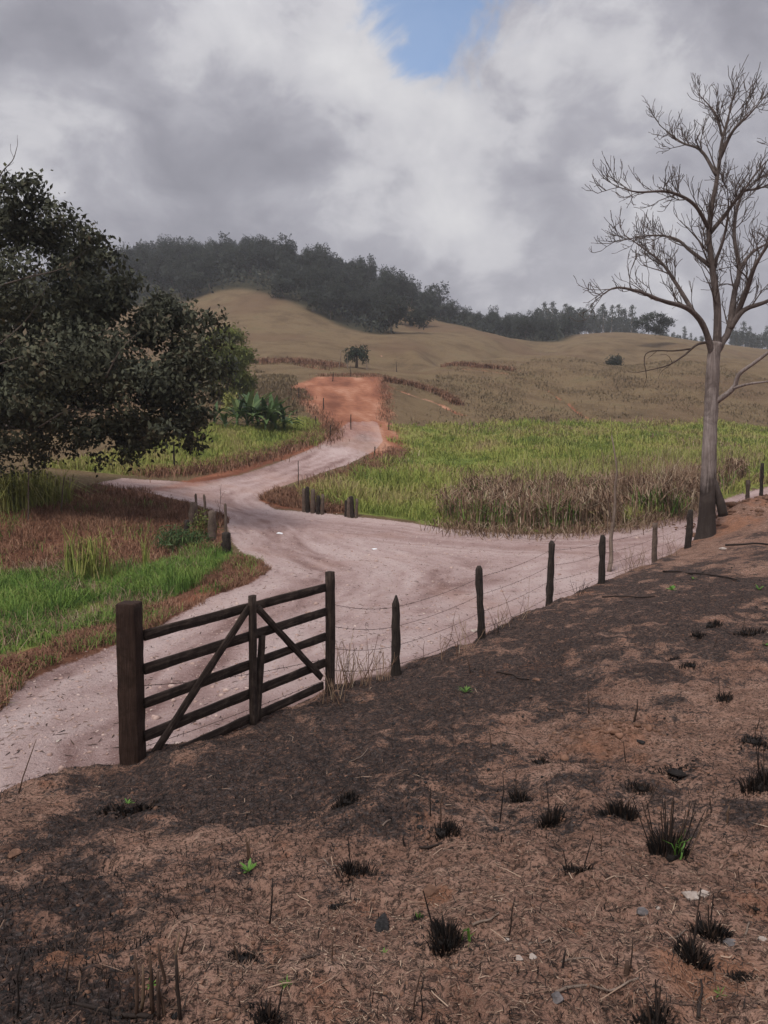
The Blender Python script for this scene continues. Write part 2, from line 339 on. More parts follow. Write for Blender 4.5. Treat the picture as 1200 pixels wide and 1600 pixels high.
i = np.arange(nr - 1)[:, None] * nt; j = np.arange(nt)[None, :]; j2 = (j + 1) % nt
Q = np.stack([i + j2, i + j, i + nt + j, i + nt + j2], -1).reshape(-1, 4)
fc = lambda a: a[Q].mean(1)
cls = np.where(fc(E) > .3, 0, np.where((fc(RD) > 0) | (fc(sd_red) > 0), 1, np.where(fc(Rr) > 92, 3, 2)))

def material(name):
    m = bpy.data.materials.new(name); m.use_nodes = True
    t = NT(m.node_tree); b = t.n['Principled BSDF']; b.inputs['Specular IOR Level'].default_value = .2; b.inputs['Roughness'].default_value = .85
    return m, t, b
def bump(t, b, h, strength=.5, dist=.02):
    n = t.new('ShaderNodeBump'); n.inputs['Strength'].default_value = strength; n.inputs['Distance'].default_value = dist
    t.put(n.inputs['Height'], h); t.l.new(n.outputs[0], b.inputs['Normal'])

# ---- ground material
gm, t, b = material('ground')
co = t.coord('Object')
nf = t.noise(co, 9, 6, .65); nm = t.noise(co, 1.3, 5, .6); nl = t.noise(co, .16, 4, .55); nff = t.noise(co, 42, 4, .7); nvl = t.noise(co, .035, 4, .55)
# pasture
past = t.ramp(t.math('ADD', t.math('MULTIPLY', nl, .7), t.math('MULTIPLY', nm, .35)), [(.30, (.080, .052, .030)), (.47, (.138, .092, .052)), (.58, (.180, .124, .070)), (.75, (.125, .100, .052))])
past = t.mix(t.map(t.noise(co, .9, 7, .72), .54, .66, 0, .4), past, (.085, .062, .034))
past = t.mix(t.map(nvl, .5, .66, 0, .55), past, (.13, .075, .046))
past = t.mix(t.map(nf, .35, .7, 0, .35), past, (.07, .06, .03))
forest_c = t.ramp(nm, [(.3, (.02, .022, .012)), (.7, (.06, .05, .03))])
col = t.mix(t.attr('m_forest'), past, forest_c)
green = t.ramp(t.math('ADD', t.math('MULTIPLY', nl, .5), t.math('MULTIPLY', nm, .5)), [(.34, (.11, .145, .036)), (.48, (.18, .215, .05)), (.6, (.26, .25, .085)), (.7, (.24, .18, .095))])
nz = t.math('MULTIPLY', t.math('SUBTRACT', nm, .5), .9)
def msk(name, lo=.35, hi=.65, amt=nz): return t.map(t.math('ADD', t.attr(name), amt), lo, hi)
col = t.mix(msk('m_green'), col, green)
bank = t.ramp(t.math('ADD', t.math('MULTIPLY', nm, .5), t.math('MULTIPLY', nf, .5)), [(.32, (.08, .036, .024)), (.5, (.175, .080, .050)), (.66, (.27, .135, .085))])
col = t.mix(msk('m_bank'), col, bank)
redc = t.ramp(t.math('ADD', t.math('MULTIPLY', t.attr('m_trk'), .4), t.math('ADD', t.math('MULTIPLY', nl, .25), t.math('MULTIPLY', nm, .35))), [(.33, (.17, .066, .040)), (.47, (.26, .104, .062)), (.56, (.33, .140, .082)), (.68, (.43, .22, .145))])
col = t.mix(msk('m_red', .3, .7), col, redc)
# road
rdn = t.math('ADD', t.math('MULTIPLY', t.attr('m_trk'), .30), t.math('ADD', t.math('ADD', t.math('MULTIPLY', nm, .18), t.math('MULTIPLY', t.attr('m_trk2'), .20)), t.math('ADD', t.math('MULTIPLY', nf, .20), t.math('MULTIPLY', nff, .12))))
roadc = t.ramp(rdn, [(.30, (.24, .150, .135)), (.44, (.37, .258, .24)), (.55, (.455, .335, .315)), (.72, (.53, .415, .395))])
roadc = t.mix(t.map(t.noise(co, 16, 5, .75), .57, .65, 0, .8), roadc, (.20, .125, .11))
roadc = t.mix(t.map(t.noise(co, 30, 4, .7), .58, .66, 0, .6), roadc, (.60, .50, .48))
roadc = t.mix(t.map(nl, .52, .68, 0, .35), roadc, (.42, .25, .19))
col = t.mix(t.math('MULTIPLY', msk('m_road', .32, .6, t.math('MULTIPLY', t.math('SUBTRACT', nf, .5), .8)), t.math('SUBTRACT', 1.0, t.math('MULTIPLY', t.attr('m_red'), .55))), col, roadc)
# burnt bank
soil = t.ramp(t.math('ADD', t.math('MULTIPLY', nf, .6), t.math('MULTIPLY', nm, .4)), [(.30, (.105, .058, .042)), (.44, (.25, .143, .105)), (.55, (.345, .208, .155)), (.70, (.46, .305, .24))])
soil = t.mix(t.map(t.noise(co, 2.1, 5, .65), .57, .70, 0, .75), soil, (.29, .14, .088))
soil = t.mix(t.map(nff, .50, .60, 0, .8), soil, (.035, .024, .019))
soil = t.mix(t.map(t.noise(co, 17, 5, .7), .54, .64, 0, .8), soil, (.03, .022, .019))
straw = t.map(t.noise(co, 95, 2, .6), .62, .70, 0, .6)
soil = t.mix(straw, soil, (.36, .26, .18))
ashn = t.math('ADD', t.math('ADD', t.attr('m_ash'), t.math('MULTIPLY', t.math('SUBTRACT', t.noise(co, 5.5, 7, .75), .5), 2.2)), t.math('MULTIPLY', t.math('SUBTRACT', t.math('ADD', t.math('MULTIPLY', nf, .6), t.math('MULTIPLY', nff, .4)), .5), 2.6))
ashc = t.ramp(t.math('ADD', t.math('MULTIPLY', nff, .5), t.math('MULTIPLY', t.noise(co, 20, 5, .75), .5)), [(.36, (.008, .007, .007)), (.47, (.023, .019, .019)), (.55, (.050, .041, .040)), (.64, (.15, .126, .119))])
fle = t.map(t.noise(co, 27, 5, .75), .46, .60)
soil = t.mix(t.map(t.attr('m_org'), .3, .8, 0, .8), soil, t.ramp(nf, [(.3, (.16, .075, .045)), (.6, (.34, .165, .10))]))
soil = t.mix(t.math('MULTIPLY', t.map(ashn, .40, .92, 0, .95), t.math('SUBTRACT', 1.0, t.math('MULTIPLY', fle, .30))), soil, ashc)
col = t.mix(t.map(t.attr('m_emb'), .25, .6), col, soil)
t.l.new(col, b.inputs['Base Color']); b.inputs['Roughness'].default_value = .95; b.inputs['Specular IOR Level'].default_value = .1
hgt = t.math('ADD', t.math('MULTIPLY', nf, 1.0), t.math('MULTIPLY', nff, .45))
bump(t, b, hgt, 1.0, .09)
for k, (nm_, ) in enumerate([('burnt_ground',), ('dirt_road',), ('field',), ('hillside',)]):
    q = Q[cls == k]; u, inv = np.unique(q, return_inverse=True)
    o = mesh(nm_, V[u], inv.reshape(-1, 4), gm, None, {a: v[u] for a, v in attrs.items()}, True); o['kind'] = 'structure'

# ------------------------------------------------------------------ materials
def leafmat(name, stops, var_scale=.5, trans=.25, rough=.6, patch=.35, up=0.0, lobe=0.0):
    m, t, b = material(name); co = t.coord('Object')
    pn = t.math('ADD', t.math('MULTIPLY', t.math('SUBTRACT', t.noise(co, var_scale, 4, .6), .5), 2.3), .5, clamp=True)
    f = t.math('ADD', t.math('MULTIPLY', t.attr('tint'), 1 - patch), t.math('MULTIPLY', pn, patch))
    c = t.ramp(f, stops); t.l.new(c, b.inputs['Base Color']); b.inputs['Roughness'].default_value = rough
    tr = t.new('ShaderNodeBsdfTranslucent')
    if lobe:                                                        # leaves face outwards from their clump
        at = t.new('ShaderNodeAttribute', attribute_name='lobe_n').outputs['Vector']; vt = t.new('ShaderNodeVectorTransform', vector_type='NORMAL', convert_from='OBJECT', convert_to='WORLD'); t.l.new(at, vt.inputs[0])
        gn = t.vmath('SCALE', t.new('ShaderNodeNewGeometry').outputs['Normal']); gn.node.inputs['Scale'].default_value = 1 - lobe
        nn = t.vmath('NORMALIZE', t.vmath('ADD', gn, vt.outputs[0])); t.l.new(nn, b.inputs['Normal']); t.l.new(nn, tr.inputs['Normal'])
    if up:                                                          # blades stand in a sward: soften the normal towards vertical
        nn = t.vmath('NORMALIZE', t.vmath('ADD', t.new('ShaderNodeNewGeometry').outputs['Normal'], (0, 0, up))); t.l.new(nn, b.inputs['Normal']); t.l.new(nn, tr.inputs['Normal'])
    t.l.new(c, tr.inputs[0]); mx = t.new('ShaderNodeMixShader'); mx.inputs[0].default_value = trans
    t.l.new(b.outputs[0], mx.inputs[1]); t.l.new(tr.outputs[0], mx.inputs[2])
    t.l.new(mx.outputs[0], t.n['Material Output'].inputs[0]); return m
def woodmat(name, stops, axis=2, scale=6, char=None):
    m, t, b = material(name); co = t.coord('Object')
    mp = t.new('ShaderNodeMapping'); t.l.new(co, mp.inputs[0]); s = [1.0, 1.0, 1.0]; s[axis] = .06; mp.inputs['Scale'].default_value = s
    g = t.noise(mp.outputs[0], scale * 10, 5, .7, .6); n = t.noise(co, scale, 4, .6)
    c = t.ramp(t.math('ADD', t.math('MULTIPLY', g, .65), t.math('MULTIPLY', n, .35)), stops)
    if char:                                                       # fire-blackened foot: char = (z0, z1) in object space
        sz = t.new('ShaderNodeSeparateXYZ'); t.l.new(co, sz.inputs[0])
        z = t.math('ADD', sz.outputs['Z'], t.math('MULTIPLY', t.math('ADD', t.math('SUBTRACT', n, .5), t.math('MULTIPLY', t.math('SUBTRACT', g, .5), .8)), 1.5 * (char[1] - char[0]) + .2))
        c = t.mix(t.map(z, char[0], char[1] + .25, .92, 0), c, (.024, .017, .014))
    c = t.mix(t.map(t.noise(co, scale * .9, 5, .7, .8), .50, .66, 0, .55), c, stops[0][1])      # darker weathered patches
    t.l.new(c, b.inputs['Base Color']); bump(t, b, t.math('ADD', g, n), .9, .016); return m
M = {}
M['leaf'] = leafmat('dark_leaf', [(.15, (.046, .050, .035)), (.45, (.080, .086, .056)), (.7, (.12, .122, .075)), (.92, (.18, .13, .088))], .35, .2, .75, .35, 0, .5)
M['forest'] = leafmat('forest_leaf', [(.15, (.015, .020, .017)), (.5, (.030, .039, .029)), (.8, (.052, .060, .041)), (.95, (.080, .08, .06))], .1, .15, .7, .35, 0, .75)
M['euca'] = leafmat('pale_leaf', [(.2, (.022, .030, .02)), (.6, (.042, .055, .034)), (.9, (.07, .08, .05))], .1, .15, .7)
M['bamboo'] = leafmat('bamboo_leaf', [(.15, (.08, .11, .03)), (.5, (.19, .225, .06)), (.85, (.31, .31, .10))], .35, .35, .6, .35, 0, .7)
M['banana'] = leafmat('banana_leaf', [(.15, (.03, .06, .024)), (.55, (.075, .13, .042)), (.85, (.15, .20, .07)), (.97, (.22, .19, .10))], .3, .3, .45, .35, .5)
M['palm'] = leafmat('palm_leaf', [(.2, (.014, .022, .014)), (.8, (.04, .056, .034))], .5, .1)
M['fieldgrass'] = leafmat('field_grass', [(.22, (.12, .165, .038)), (.40, (.23, .28, .058)), (.53, (.34, .355, .09)), (.66, (.37, .32, .12)), (.85, (.33, .23, .14))], .16, .3, .7, .74, 1.6)
M['gullygrass'] = leafmat('lush_grass', [(.2, (.055, .115, .022)), (.45, (.125, .225, .040)), (.72, (.22, .31, .065)), (.9, (.32, .32, .12))], .9, .3, .6, .6, 1.2)
M['dry'] = leafmat('dry_reed', [(.1, (.085, .046, .032)), (.4, (.19, .112, .074)), (.7, (.30, .205, .135)), (.95, (.48, .39, .285))], .4, .2, .8, .3, .8)
M['redgrass'] = leafmat('rust_grass', [(.15, (.095, .043, .028)), (.5, (.215, .105, .065)), (.85, (.34, .20, .13))], .8, .15, .85, .45, 1.3)
M['pasture'] = leafmat('pasture_grass', [(.15, (.125, .088, .052)), (.5, (.165, .118, .067)), (.85, (.22, .165, .094))], .06, .15, .85, .6, 3.0)
M['cane'] = leafmat('cane_leaf', [(.2, (.18, .20, .05)), (.6, (.32, .32, .09)), (.9, (.42, .38, .16))], .5, .3, .6, .35, 1.0)
M['sprout'] = leafmat('sprout_leaf', [(.2, (.08, .19, .03)), (.8, (.18, .33, .07))], 2, .3, .5)
M['litter'] = leafmat('straw_litter', [(.20, (.014, .011, .010)), (.44, (.075, .048, .037)), (.66, (.20, .128, .092)), (.86, (.36, .255, .185)), (.98, (.52, .42, .32))], 1.2, .05, .9, .15)
M['char'] = leafmat('charred_stubble', [(.1, (.008, .007, .007)), (.65, (.024, .018, .016)), (.88, (.075, .045, .032)), (1, (.18, .12, .08))], 3, .0, .8, .1)
M['gate'] = woodmat('dark_gate_wood', [(.30, (.014, .009, .007)), (.48, (.038, .026, .021)), (.58, (.075, .053, .043)), (.70, (.15, .115, .095))], 0, 5)
M['post'] = woodmat('dark_post_wood', [(.30, (.016, .009, .006)), (.48, (.036, .020, .015)), (.62, (.062, .036, .027)), (.78, (.10, .062, .048))], 2, 6)
M['oldpost'] = woodmat('charred_post_wood', [(.30, (.010, .008, .007)), (.5, (.034, .026, .022)), (.65, (.075, .058, .048)), (.8, (.15, .12, .10))], 2, 6)
M['greypost'] = woodmat('grey_post_wood', [(.30, (.05, .035, .028)), (.5, (.12, .088, .07)), (.7, (.22, .17, .14))], 2, 6)
M['bark'] = woodmat('grey_bark', [(.30, (.075, .058, .052)), (.46, (.185, .150, .138)), (.60, (.30, .255, .24)), (.76, (.44, .39, .37))], 2, 1.6, (CAMZ - 1.45, CAMZ - .75))
M['limbbark'] = woodmat('brown_limb_bark', [(.30, (.05, .038, .034)), (.48, (.10, .078, .07)), (.62, (.165, .132, .12)), (.78, (.25, .21, .195))], 2, 2.5)
M['twig'] = woodmat('brown_twig', [(.30, (.035, .024, .02)), (.5, (.07, .05, .042)), (.7, (.12, .09, .078))], 2, 3)
M['paletwig'] = woodmat('pale_twig', [(.30, (.10, .07, .055)), (.5, (.20, .15, .12)), (.7, (.32, .26, .22))], 2, 3)
M['treebark'] = woodmat('brown_bark', [(.30, (.05, .038, .031)), (.5, (.105, .082, .068)), (.7, (.18, .15, .128))], 2, 3)
m, t, b = material('rusty_wire'); b.inputs['Base Color'].default_value = (.05, .035, .03, 1); b.inputs['Metallic'].default_value = .5; M['wire'] = m
def stonemat(name, stops, sc=12):
    m, t, b = material(name); co = t.coord('Object'); n = t.noise(co, sc, 5, .65)
    t.l.new(t.ramp(n, stops), b.inputs['Base Color']); bump(t, b, n, .6, .02); return m
M['whitestone'] = stonemat('pale_stone', [(.35, (.25, .20, .17)), (.6, (.43, .375, .335))])
M['greystone'] = stonemat('grey_stone', [(.35, (.06, .055, .055)), (.6, (.17, .15, .15))])
M['charcoal'] = stonemat('charcoal', [(.35, (.008, .008, .008)), (.65, (.035, .032, .032))], 30)
M['clod'] = stonemat('soil_clod', [(.3, (.055, .031, .022)), (.5, (.14, .076, .05)), (.7, (.24, .13, .088))], 9)
M['litterbag'] = stonemat('white_plastic', [(.3, (.62, .62, .64)), (.6, (.8, .8, .82))], 20)

# ------------------------------------------------------------------ vegetation helpers
def blades(P, h, wd, lean=.35, droop=.25, tint=None, seg=2, yaw=None, up=None):
    """grass blades: returns V, T, tint"""
    P = np.asarray(P, float); n = len(P); h = np.broadcast_to(h, (n,)); wd = np.broadcast_to(wd, (n,))
    a = rng.random(n) * 2 * np.pi if yaw is None else yaw
    b = rng.random(n) * 2 * np.pi
    side = np.stack([np.cos(b), np.sin(b), np.zeros(n)], -1) * wd[:, None] * .5
    ln = np.abs(rng.normal(0, 1, n)) * lean if up is None else up
    out = np.stack([np.cos(a), np.sin(a), np.zeros(n)], -1)
    mid = P + (out * (ln * .4)[:, None] + np.array([0, 0, .58])) * h[:, None]
    dr = droop * rng.random(n)
    tip = P + (out * (ln + dr * .6)[:, None] + np.stack([0 * ln, 0 * ln, 1 - dr * .7 - .2 * np.minimum(ln, 1.2)], -1)) * h[:, None]
    Vb = np.stack([P - side, P + side, mid - side * .75, mid + side * .75, tip], 1).reshape(-1, 3)
    k = np.arange(n)[:, None] * 5
    T = np.concatenate([k + [0, 1, 3], k + [0, 3, 2], k + [2, 3, 4]])
    tt = rng.random(n) if tint is None else tint
    return Vb, T, np.repeat(tt, 5)
def scatter(poly, n, dens=None, margin=0.0):
    lo, hi = poly.min(0), poly.max(0); out = []; got = 0
    for _ in range(60):
        x = rng.uniform(lo[0], hi[0], n * 2); y = rng.uniform(lo[1], hi[1], n * 2)
        ok = poly_sd(x, y, poly) + (.05 * np.hypot(x, y) ** .8) * 1.6 * fbm(x, y, .12 * np.hypot(lo[0] + hi[0], lo[1] + hi[1]) ** .7, 3, 97) > margin
        if dens is not None: ok &= rng.random(len(x)) < dens(x, y)
        out.append(np.stack([x[ok], y[ok]], -1)); got += ok.sum()
        if got >= n: break
    p = np.concatenate(out)[:n]; return np.c_[p, ground(p[:, 0], p[:, 1])]
def leaves(Cn, size, aspect=.42, droop=.5, tint=None):
    """diamond leaves at centres"""
    n = len(Cn); size = np.broadcast_to(size, (n,))
    d = rng.normal(0, 1, (n, 3)); d[:, 2] -= droop; d /= np.linalg.norm(d, axis=1)[:, None]
    s = np.cross(d, rng.normal(0, 1, (n, 3))); s /= np.linalg.norm(s, axis=1)[:, None] + 1e-9
    nrm = np.cross(d, s)
    L = d * size[:, None]; Sd = s * (size * aspect)[:, None] * .5
    Vv = np.stack([Cn, Cn + L * .45 + Sd + nrm * size[:, None] * .06, Cn + L, Cn + L * .45 - Sd + nrm * size[:, None] * .06], 1).reshape(-1, 3)
    k = np.arange(n)[:, None] * 4
    return Vv, np.concatenate([k + [0, 1, 2], k + [0, 2, 3]]), np.repeat(rng.random(n) if tint is None else tint, 4)
def sph(n, p=.45):
    v = rng.normal(0, 1, (n, 3)); v /= np.linalg.norm(v, axis=1)[:, None]; return v * (rng.random(n) ** p)[:, None]
def stuff(name, parts, mat):
    mb = MB()
    for Vv, T, tt in parts: mb.add(Vv, None, T, tt)
    o = mb.build(name, mat); o['kind'] = 'stuff'; return o

# ------------------------------------------------------------------ ground cover (uncountable)
nearer = lambda d0: (lambda x, y: np.clip(d0 / np.hypot(x, y), 0, 1) ** 1.2)
p = scatter(field_poly, 80000, nearer(33))
hh = (.22 + .6 * rng.random(len(p)) ** 1.5) * np.clip(1 + 1.1 * fbm(p[:, 0], p[:, 1], 9, 2, 71) + 1.3 * fbm(p[:, 0], p[:, 1], 1.6, 2, 72), .15, 2.4)
dpx = np.hypot(p[:, 0], p[:, 1])
stuff('field_grass', [blades(p, hh, .030 * dpx / 33, .75, .9)], M['fieldgrass'])
p = scatter(leftgreen_poly, 16000); stuff('field_grass', [blades(p, .3 + .4 * rng.random(len(p)), .05, .45, .4)], M['fieldgrass'])
p = scatter(gully_poly, 42000, lambda x, y: np.where(fbm(x, y, 2.0, 2, 77) > -.28, 1, .25))
stuff('lush_grass', [blades(p, (.12 + .36 * rng.random(len(p)) ** 1.5) * np.clip(1 + 1.6 * fbm(p[:, 0], p[:, 1], 1.3, 3, 73), .3, 2.2), .016, .55, .5)], M['gullygrass'])
pr = [blades(scatter(q, n, dn), hq * (.4 + rng.random(n))[:n], wq, .8, .5) for q, n, hq, wq, dn in
      [(bank_poly, 24000, .26, .022, lambda x, y: np.clip(.5 + 1.2 * fbm(x, y, 2.2, 2, 78), .03, 1)), (shoulder_poly, 16000, .17, .014, lambda x, y: np.clip(.55 + 1.3 * fbm(x, y, 1.2, 2, 79), .03, 1)), (tongue_poly, 5000, .38, .03, None)]]
stuff('rust_grass', pr, M['redgrass'])
q = scatter(gully_poly, 4500, lambda x, y: np.clip(.2 + 1.6 * fbm(x, y, 1.5, 2, 74), .02, 1)); stuff('rust_grass', [blades(q, .2 + .35 * rng.random(len(q)), .014, .8, .7)], M['dry'])
q = scatter(bank_poly, 1500, lambda x, y: np.clip(.05 + 1.6 * fbm(x, y, 1.8, 2, 75), .0, 1)); stuff('lush_grass', [blades(q, .2 + .3 * rng.random(len(q)), .018, .7, .6)], M['gullygrass'])
q = scatter(shoulder_poly, 1500, lambda x, y: np.clip(.05 + 1.6 * fbm(x, y, 1.0, 2, 76), .0, 1)); stuff('lush_grass', [blades(q, .12 + .2 * rng.random(len(q)), .013, .7, .6)], M['gullygrass'])
# road shoulders left, dry fringe
def fringe(pix, n, wid, h, wd, lean=.65, droop=.9, **k):
    P = wpoly(pix); seg = np.linalg.norm(np.diff(P, axis=0), axis=1); cs = np.r_[0, np.cumsum(seg)]
    s = rng.random(n) * cs[-1]; x = np.interp(s, cs, P[:, 0]); y = np.interp(s, cs, P[:, 1])
    x = x + rng.normal(0, wid, n); y = y + rng.normal(0, wid, n)
    return blades(np.c_[x, y, ground(x, y)], h * (.3 + 1.1 * rng.random(n)), wd * .8, lean, droop, **k)
stuff('rust_grass', [fringe([(225,745),(300,740),(400,718),(480,692),(512,672)], 7000, .55, .55, .05), fringe([(625,705),(612,715),(560,742),(480,765)], 3000, .5, .5, .05),
                     fringe([(600,598),(640,605),(690,620),(715,636)], 2500, .45, .9, .12), fringe([(695,571),(750,573),(800,579)], 1800, .6, .8, .14), fringe([(405,570),(460,567),(530,574)], 2000, 1.0, .9, .14), fringe([(462,612),(474,632),(500,652),(520,668),(512,690)], 1500, .6, .45, .07), fringe([(500,590),(545,590),(598,588)], 900, .9, .5, .09), fringe([(601,600),(605,640),(604,662)], 900, .5, .5, .07)], M['redgrass'])
# dry reeds along the near edge of the field
reed_poly = wpoly([(690,822),(760,832),(830,834),(980,823),(1060,805),(1100,788),(1160,768),(1160,752),(1090,768),(1030,778),(940,782),(800,785),(700,790)])
p = scatter(reed_poly, 5200, lambda x, y: np.clip(.42 + 1.9 * fbm(x, y, 1.8, 2, 83), .04, 1)); n = len(p)
hv = (.7 + 1.1 * rng.random(n)) * np.clip(1 + 1.3 * fbm(p[:, 0], p[:, 1], 2.4, 3, 82), .3, 1.8) * (.35 + .65 * sstep(690, 800, 600 + F * p[:, 0] / p[:, 1]))
st = blades(p, hv, .035, .16, .15)
lf = []
for kk in range(2):
    q = p[rng.random(n) < .8]; m_ = len(q); z0 = rng.uniform(.25, 1.2, m_); q = q + np.c_[rng.normal(0, .05, m_), rng.normal(0, .05, m_), z0]
    lf.append(blades(q, .35 + .35 * rng.random(m_), .045, .9, 1.6))
stuff('dry_reeds', [st] + lf + [fringe([(690,826),(760,836),(900,835),(1000,822),(1090,795)], 2200, .5, .5, .04, lean=.9, droop=1.2)], M['dry'])
q = p[(fbm(p[:, 0], p[:, 1], 2.0, 2, 84) > .04)][:2200]; stuff('field_grass', [blades(q, .9 + .9 * rng.random(len(q)), .045, .35, .6)], M['gullygrass'])
q = scatter(reed_poly, 700); stuff('dry_reeds', [blades(q, 1.4 + 1.2 * rng.random(len(q)) ** 2, .022, .15, .5)], M['dry'])
mid_poly = wpoly([(680,800),(800,786),(1000,778),(1100,760),(1180,740),(1180,715),(1000,722),(900,735),(800,745),(720,770)])
q = scatter(mid_poly, 900); stuff('dry_reeds', [blades(q, 1.0 + 1.2 * rng.random(len(q)) ** 2, .022, .18, .5)], M['dry'])
p = scatter(mid_poly, 6000); p = p[fbm(p[:, 0], p[:, 1], 3.5, 2, 87) > -.1]; stuff('dry_reeds', [blades(p, .5 + .8 * rng.random(len(p)), .04, .5, .7)], M['dry'])
p = scatter(mid_poly, 6000); stuff('field_grass', [blades(p, .6 + .9 * rng.random(len(p)), .05, .3, .4)], M['cane'])
p = scatter(field_poly, 4200, lambda x, y: np.clip(-.05 + 2.2 * fbm(x, y, 6, 3, 88), 0, 1)); stuff('dry_reeds', [blades(p, .4 + .6 * rng.random(len(p)), .05, .6, .8)], M['dry'])
p = scatter(field_poly, 2600, lambda x, y: np.clip(-.1 + 2.2 * fbm(x, y, 4, 3, 89), 0, 1)); stuff('field_grass', [blades(p, .6 + .7 * rng.random(len(p)), .07, .5, .8)], M['cane'])
# pasture tussocks on the slopes
slope_poly = wpoly([(610,660),(605,610),(700,585),(720,564),(900,559),(1060,562),(1130,570),(1230,600),(1230,662),(900,662)], 60)
p = scatter(slope_poly, 11000, lambda x, y: np.clip(.5 + 1.6 * fbm(x, y, 6, 2, 91), .02, 1)); stuff('pasture_grass', [blades(p, .2 + .35 * rng.random(len(p)), .12, .7, .5)], M['pasture'])
lp = wpoly([(380,660),(480,650),(468,620),(440,590),(400,580),(380,620)], 30)
p = scatter(lp, 5000); stuff('pasture_grass', [blades(p, .3 + .4 * rng.random(len(p)), .1, .6, .4)], M['pasture'])

# ------------------------------------------------------------------ burnt bank litter (uncountable)
def bankpts(n, rmax=22, rmin=1.7, spread=.62, pw=1.0):
    r = rmin + (rmax - rmin) * rng.random(n) ** (1.6 * pw); a = rng.uniform(-spread, spread, n)
    x = r * np.sin(a); y = r * np.cos(a); ok = poly_sd(x, y, emb_poly) > -.1
    x, y = x[ok], y[ok]; return np.c_[x, y, ground(x, y)]
def strips(P, L, wd, tint, lift=.004):
    n = len(P); a = rng.random(n) * 2 * np.pi; d = np.stack([np.cos(a), np.sin(a), rng.normal(0, .16, n)], -1); s = np.stack([-np.sin(a), np.cos(a), rng.normal(0, .3, n)], -1)
    L = np.broadcast_to(L, (n,))[:, None]; wd = np.broadcast_to(wd, (n,))[:, None]; P = P + np.array([0, 0, lift])
    bow = np.stack([-np.sin(a), np.cos(a), np.abs(rng.normal(0, .6, n))], -1) * L * rng.normal(0, .1, n)[:, None]
    Vv = np.stack([P - d * L / 2 - s * wd / 2, P - d * L / 2 + s * wd / 2, P + bow - s * wd / 2, P + bow + s * wd / 2, P + d * L / 2], 1).reshape(-1, 3)
    k = np.arange(n)[:, None] * 5
    return Vv, np.concatenate([k + [0, 1, 3], k + [0, 3, 2], k + [2, 3, 4]]), np.repeat(tint, 5)
p = bankpts(110000); p = p[rng.random(len(p)) > .45 * ash_fn(p[:, 0], p[:, 1])]; n = len(p); rp = np.hypot(p[:, 0], p[:, 1])
stuff('burnt_straw', [strips(p, np.exp(rng.normal(math.log(.028), .45, n)), .0019 + .0003 * rp, np.clip(rng.beta(1.6, 1.9, n), 0, 1) * (1 - .85 * ash_fn(p[:, 0], p[:, 1])))], M['litter'])
p = bankpts(650); n = len(p); stuff('burnt_straw', [strips(p, .06 + .14 * rng.random(n) ** 2, .0028 + .0005 * np.hypot(p[:, 0], p[:, 1]), .45 + .5 * rng.random(n), .010)], M['litter'])
p = bankpts(52000); p = p[rng.random(len(p)) < .12 + ash_fn(p[:, 0], p[:, 1])]; n = len(p); stuff('charred_stubble', [blades(p, .015 + .04 * rng.random(n) ** 2, .005, .9, .3, rng.random(n) * .95)], M['char'])
ico_v = np.array([[0,0,1],[.894,0,.447],[.276,.851,.447],[-.724,.526,.447],[-.724,-.526,.447],[.276,-.851,.447],[.724,.526,-.447],[-.276,.894,-.447],[-.894,0,-.447],[-.276,-.894,-.447],[.724,-.526,-.447],[0,0,-1]])
ico_f = np.array([[0,1,2],[0,2,3],[0,3,4],[0,4,5],[0,5,1],[1,6,2],[2,7,3],[3,8,4],[4,9,5],[5,10,1],[2,6,7],[3,7,8],[4,8,9],[5,9,10],[1,10,6],[11,7,6],[11,8,7],[11,9,8],[11,10,9],[11,6,10]])
def pebbles(P, size, name, mat):
    n = len(P); sc = np.exp(rng.normal(0, .25, (n, 12, 1))) * np.asarray(size)[:, None, None] * np.array([1, 1, .6])
    Vv = (P[:, None, :] + ico_v[None] * sc).reshape(-1, 3); T = (np.arange(n)[:, None, None] * 12 + ico_f[None]).reshape(-1, 3)
    o = mesh(name, Vv, T, mat, None, {'tint': np.repeat(rng.random(n), 12)}); o['kind'] = 'stuff'
p = bankpts(9000); p = p[rng.random(len(p)) < ash_fn(p[:, 0], p[:, 1])]; pebbles(p, np.exp(rng.normal(math.log(.005), .38, len(p))) * (1 + .08 * np.hypot(p[:, 0], p[:, 1])), 'char_crumbs', M['charcoal'])
p = bankpts(5000); pebbles(p, np.exp(rng.normal(math.log(.0055), .4, len(p))) * (1 + .06 * np.hypot(p[:, 0], p[:, 1])), 'soil_crumbs', M['clod'])
c0 = W(960, 1165, 6.75); a = rng.normal(0, 1, (260, 2)) * [.32, .22]; px_ = c0[:2] + a; pebbles(np.c_[px_, ground(px_[:, 0], px_[:, 1])], np.exp(rng.normal(math.log(.015), .5, 260)), 'soil_crumbs', M['clod'])
c0 = W(1165, 806, 31); a = rng.normal(0, 1, (160, 2)) * [1.3, .9]; px_ = c0[:2] + a; pebbles(np.c_[px_, ground(px_[:, 0], px_[:, 1])], np.exp(rng.normal(math.log(.09), .5, 160)), 'soil_crumbs', M['clod'])
p = scatter(road_poly, 13000, lambda x, y: (poly_sd(x, y, emb_poly) < -.2) * np.clip(12 / np.hypot(x, y), 0, 1)); n = len(p)
pebbles(p[:8500], np.exp(rng.normal(math.log(.014), .5, 8500)), 'road_gravel', M['whitestone'] if False else stonemat('road_pebble', [(.3, (.24, .15, .12)), (.5, (.42, .30, .26)), (.7, (.6, .5, .45))], 3))
stuff('road_litter', [strips(p[8500:], .05 + .12 * rng.random(n - 8500), .014, .2 + .6 * rng.random(n - 8500))], M['litter'])

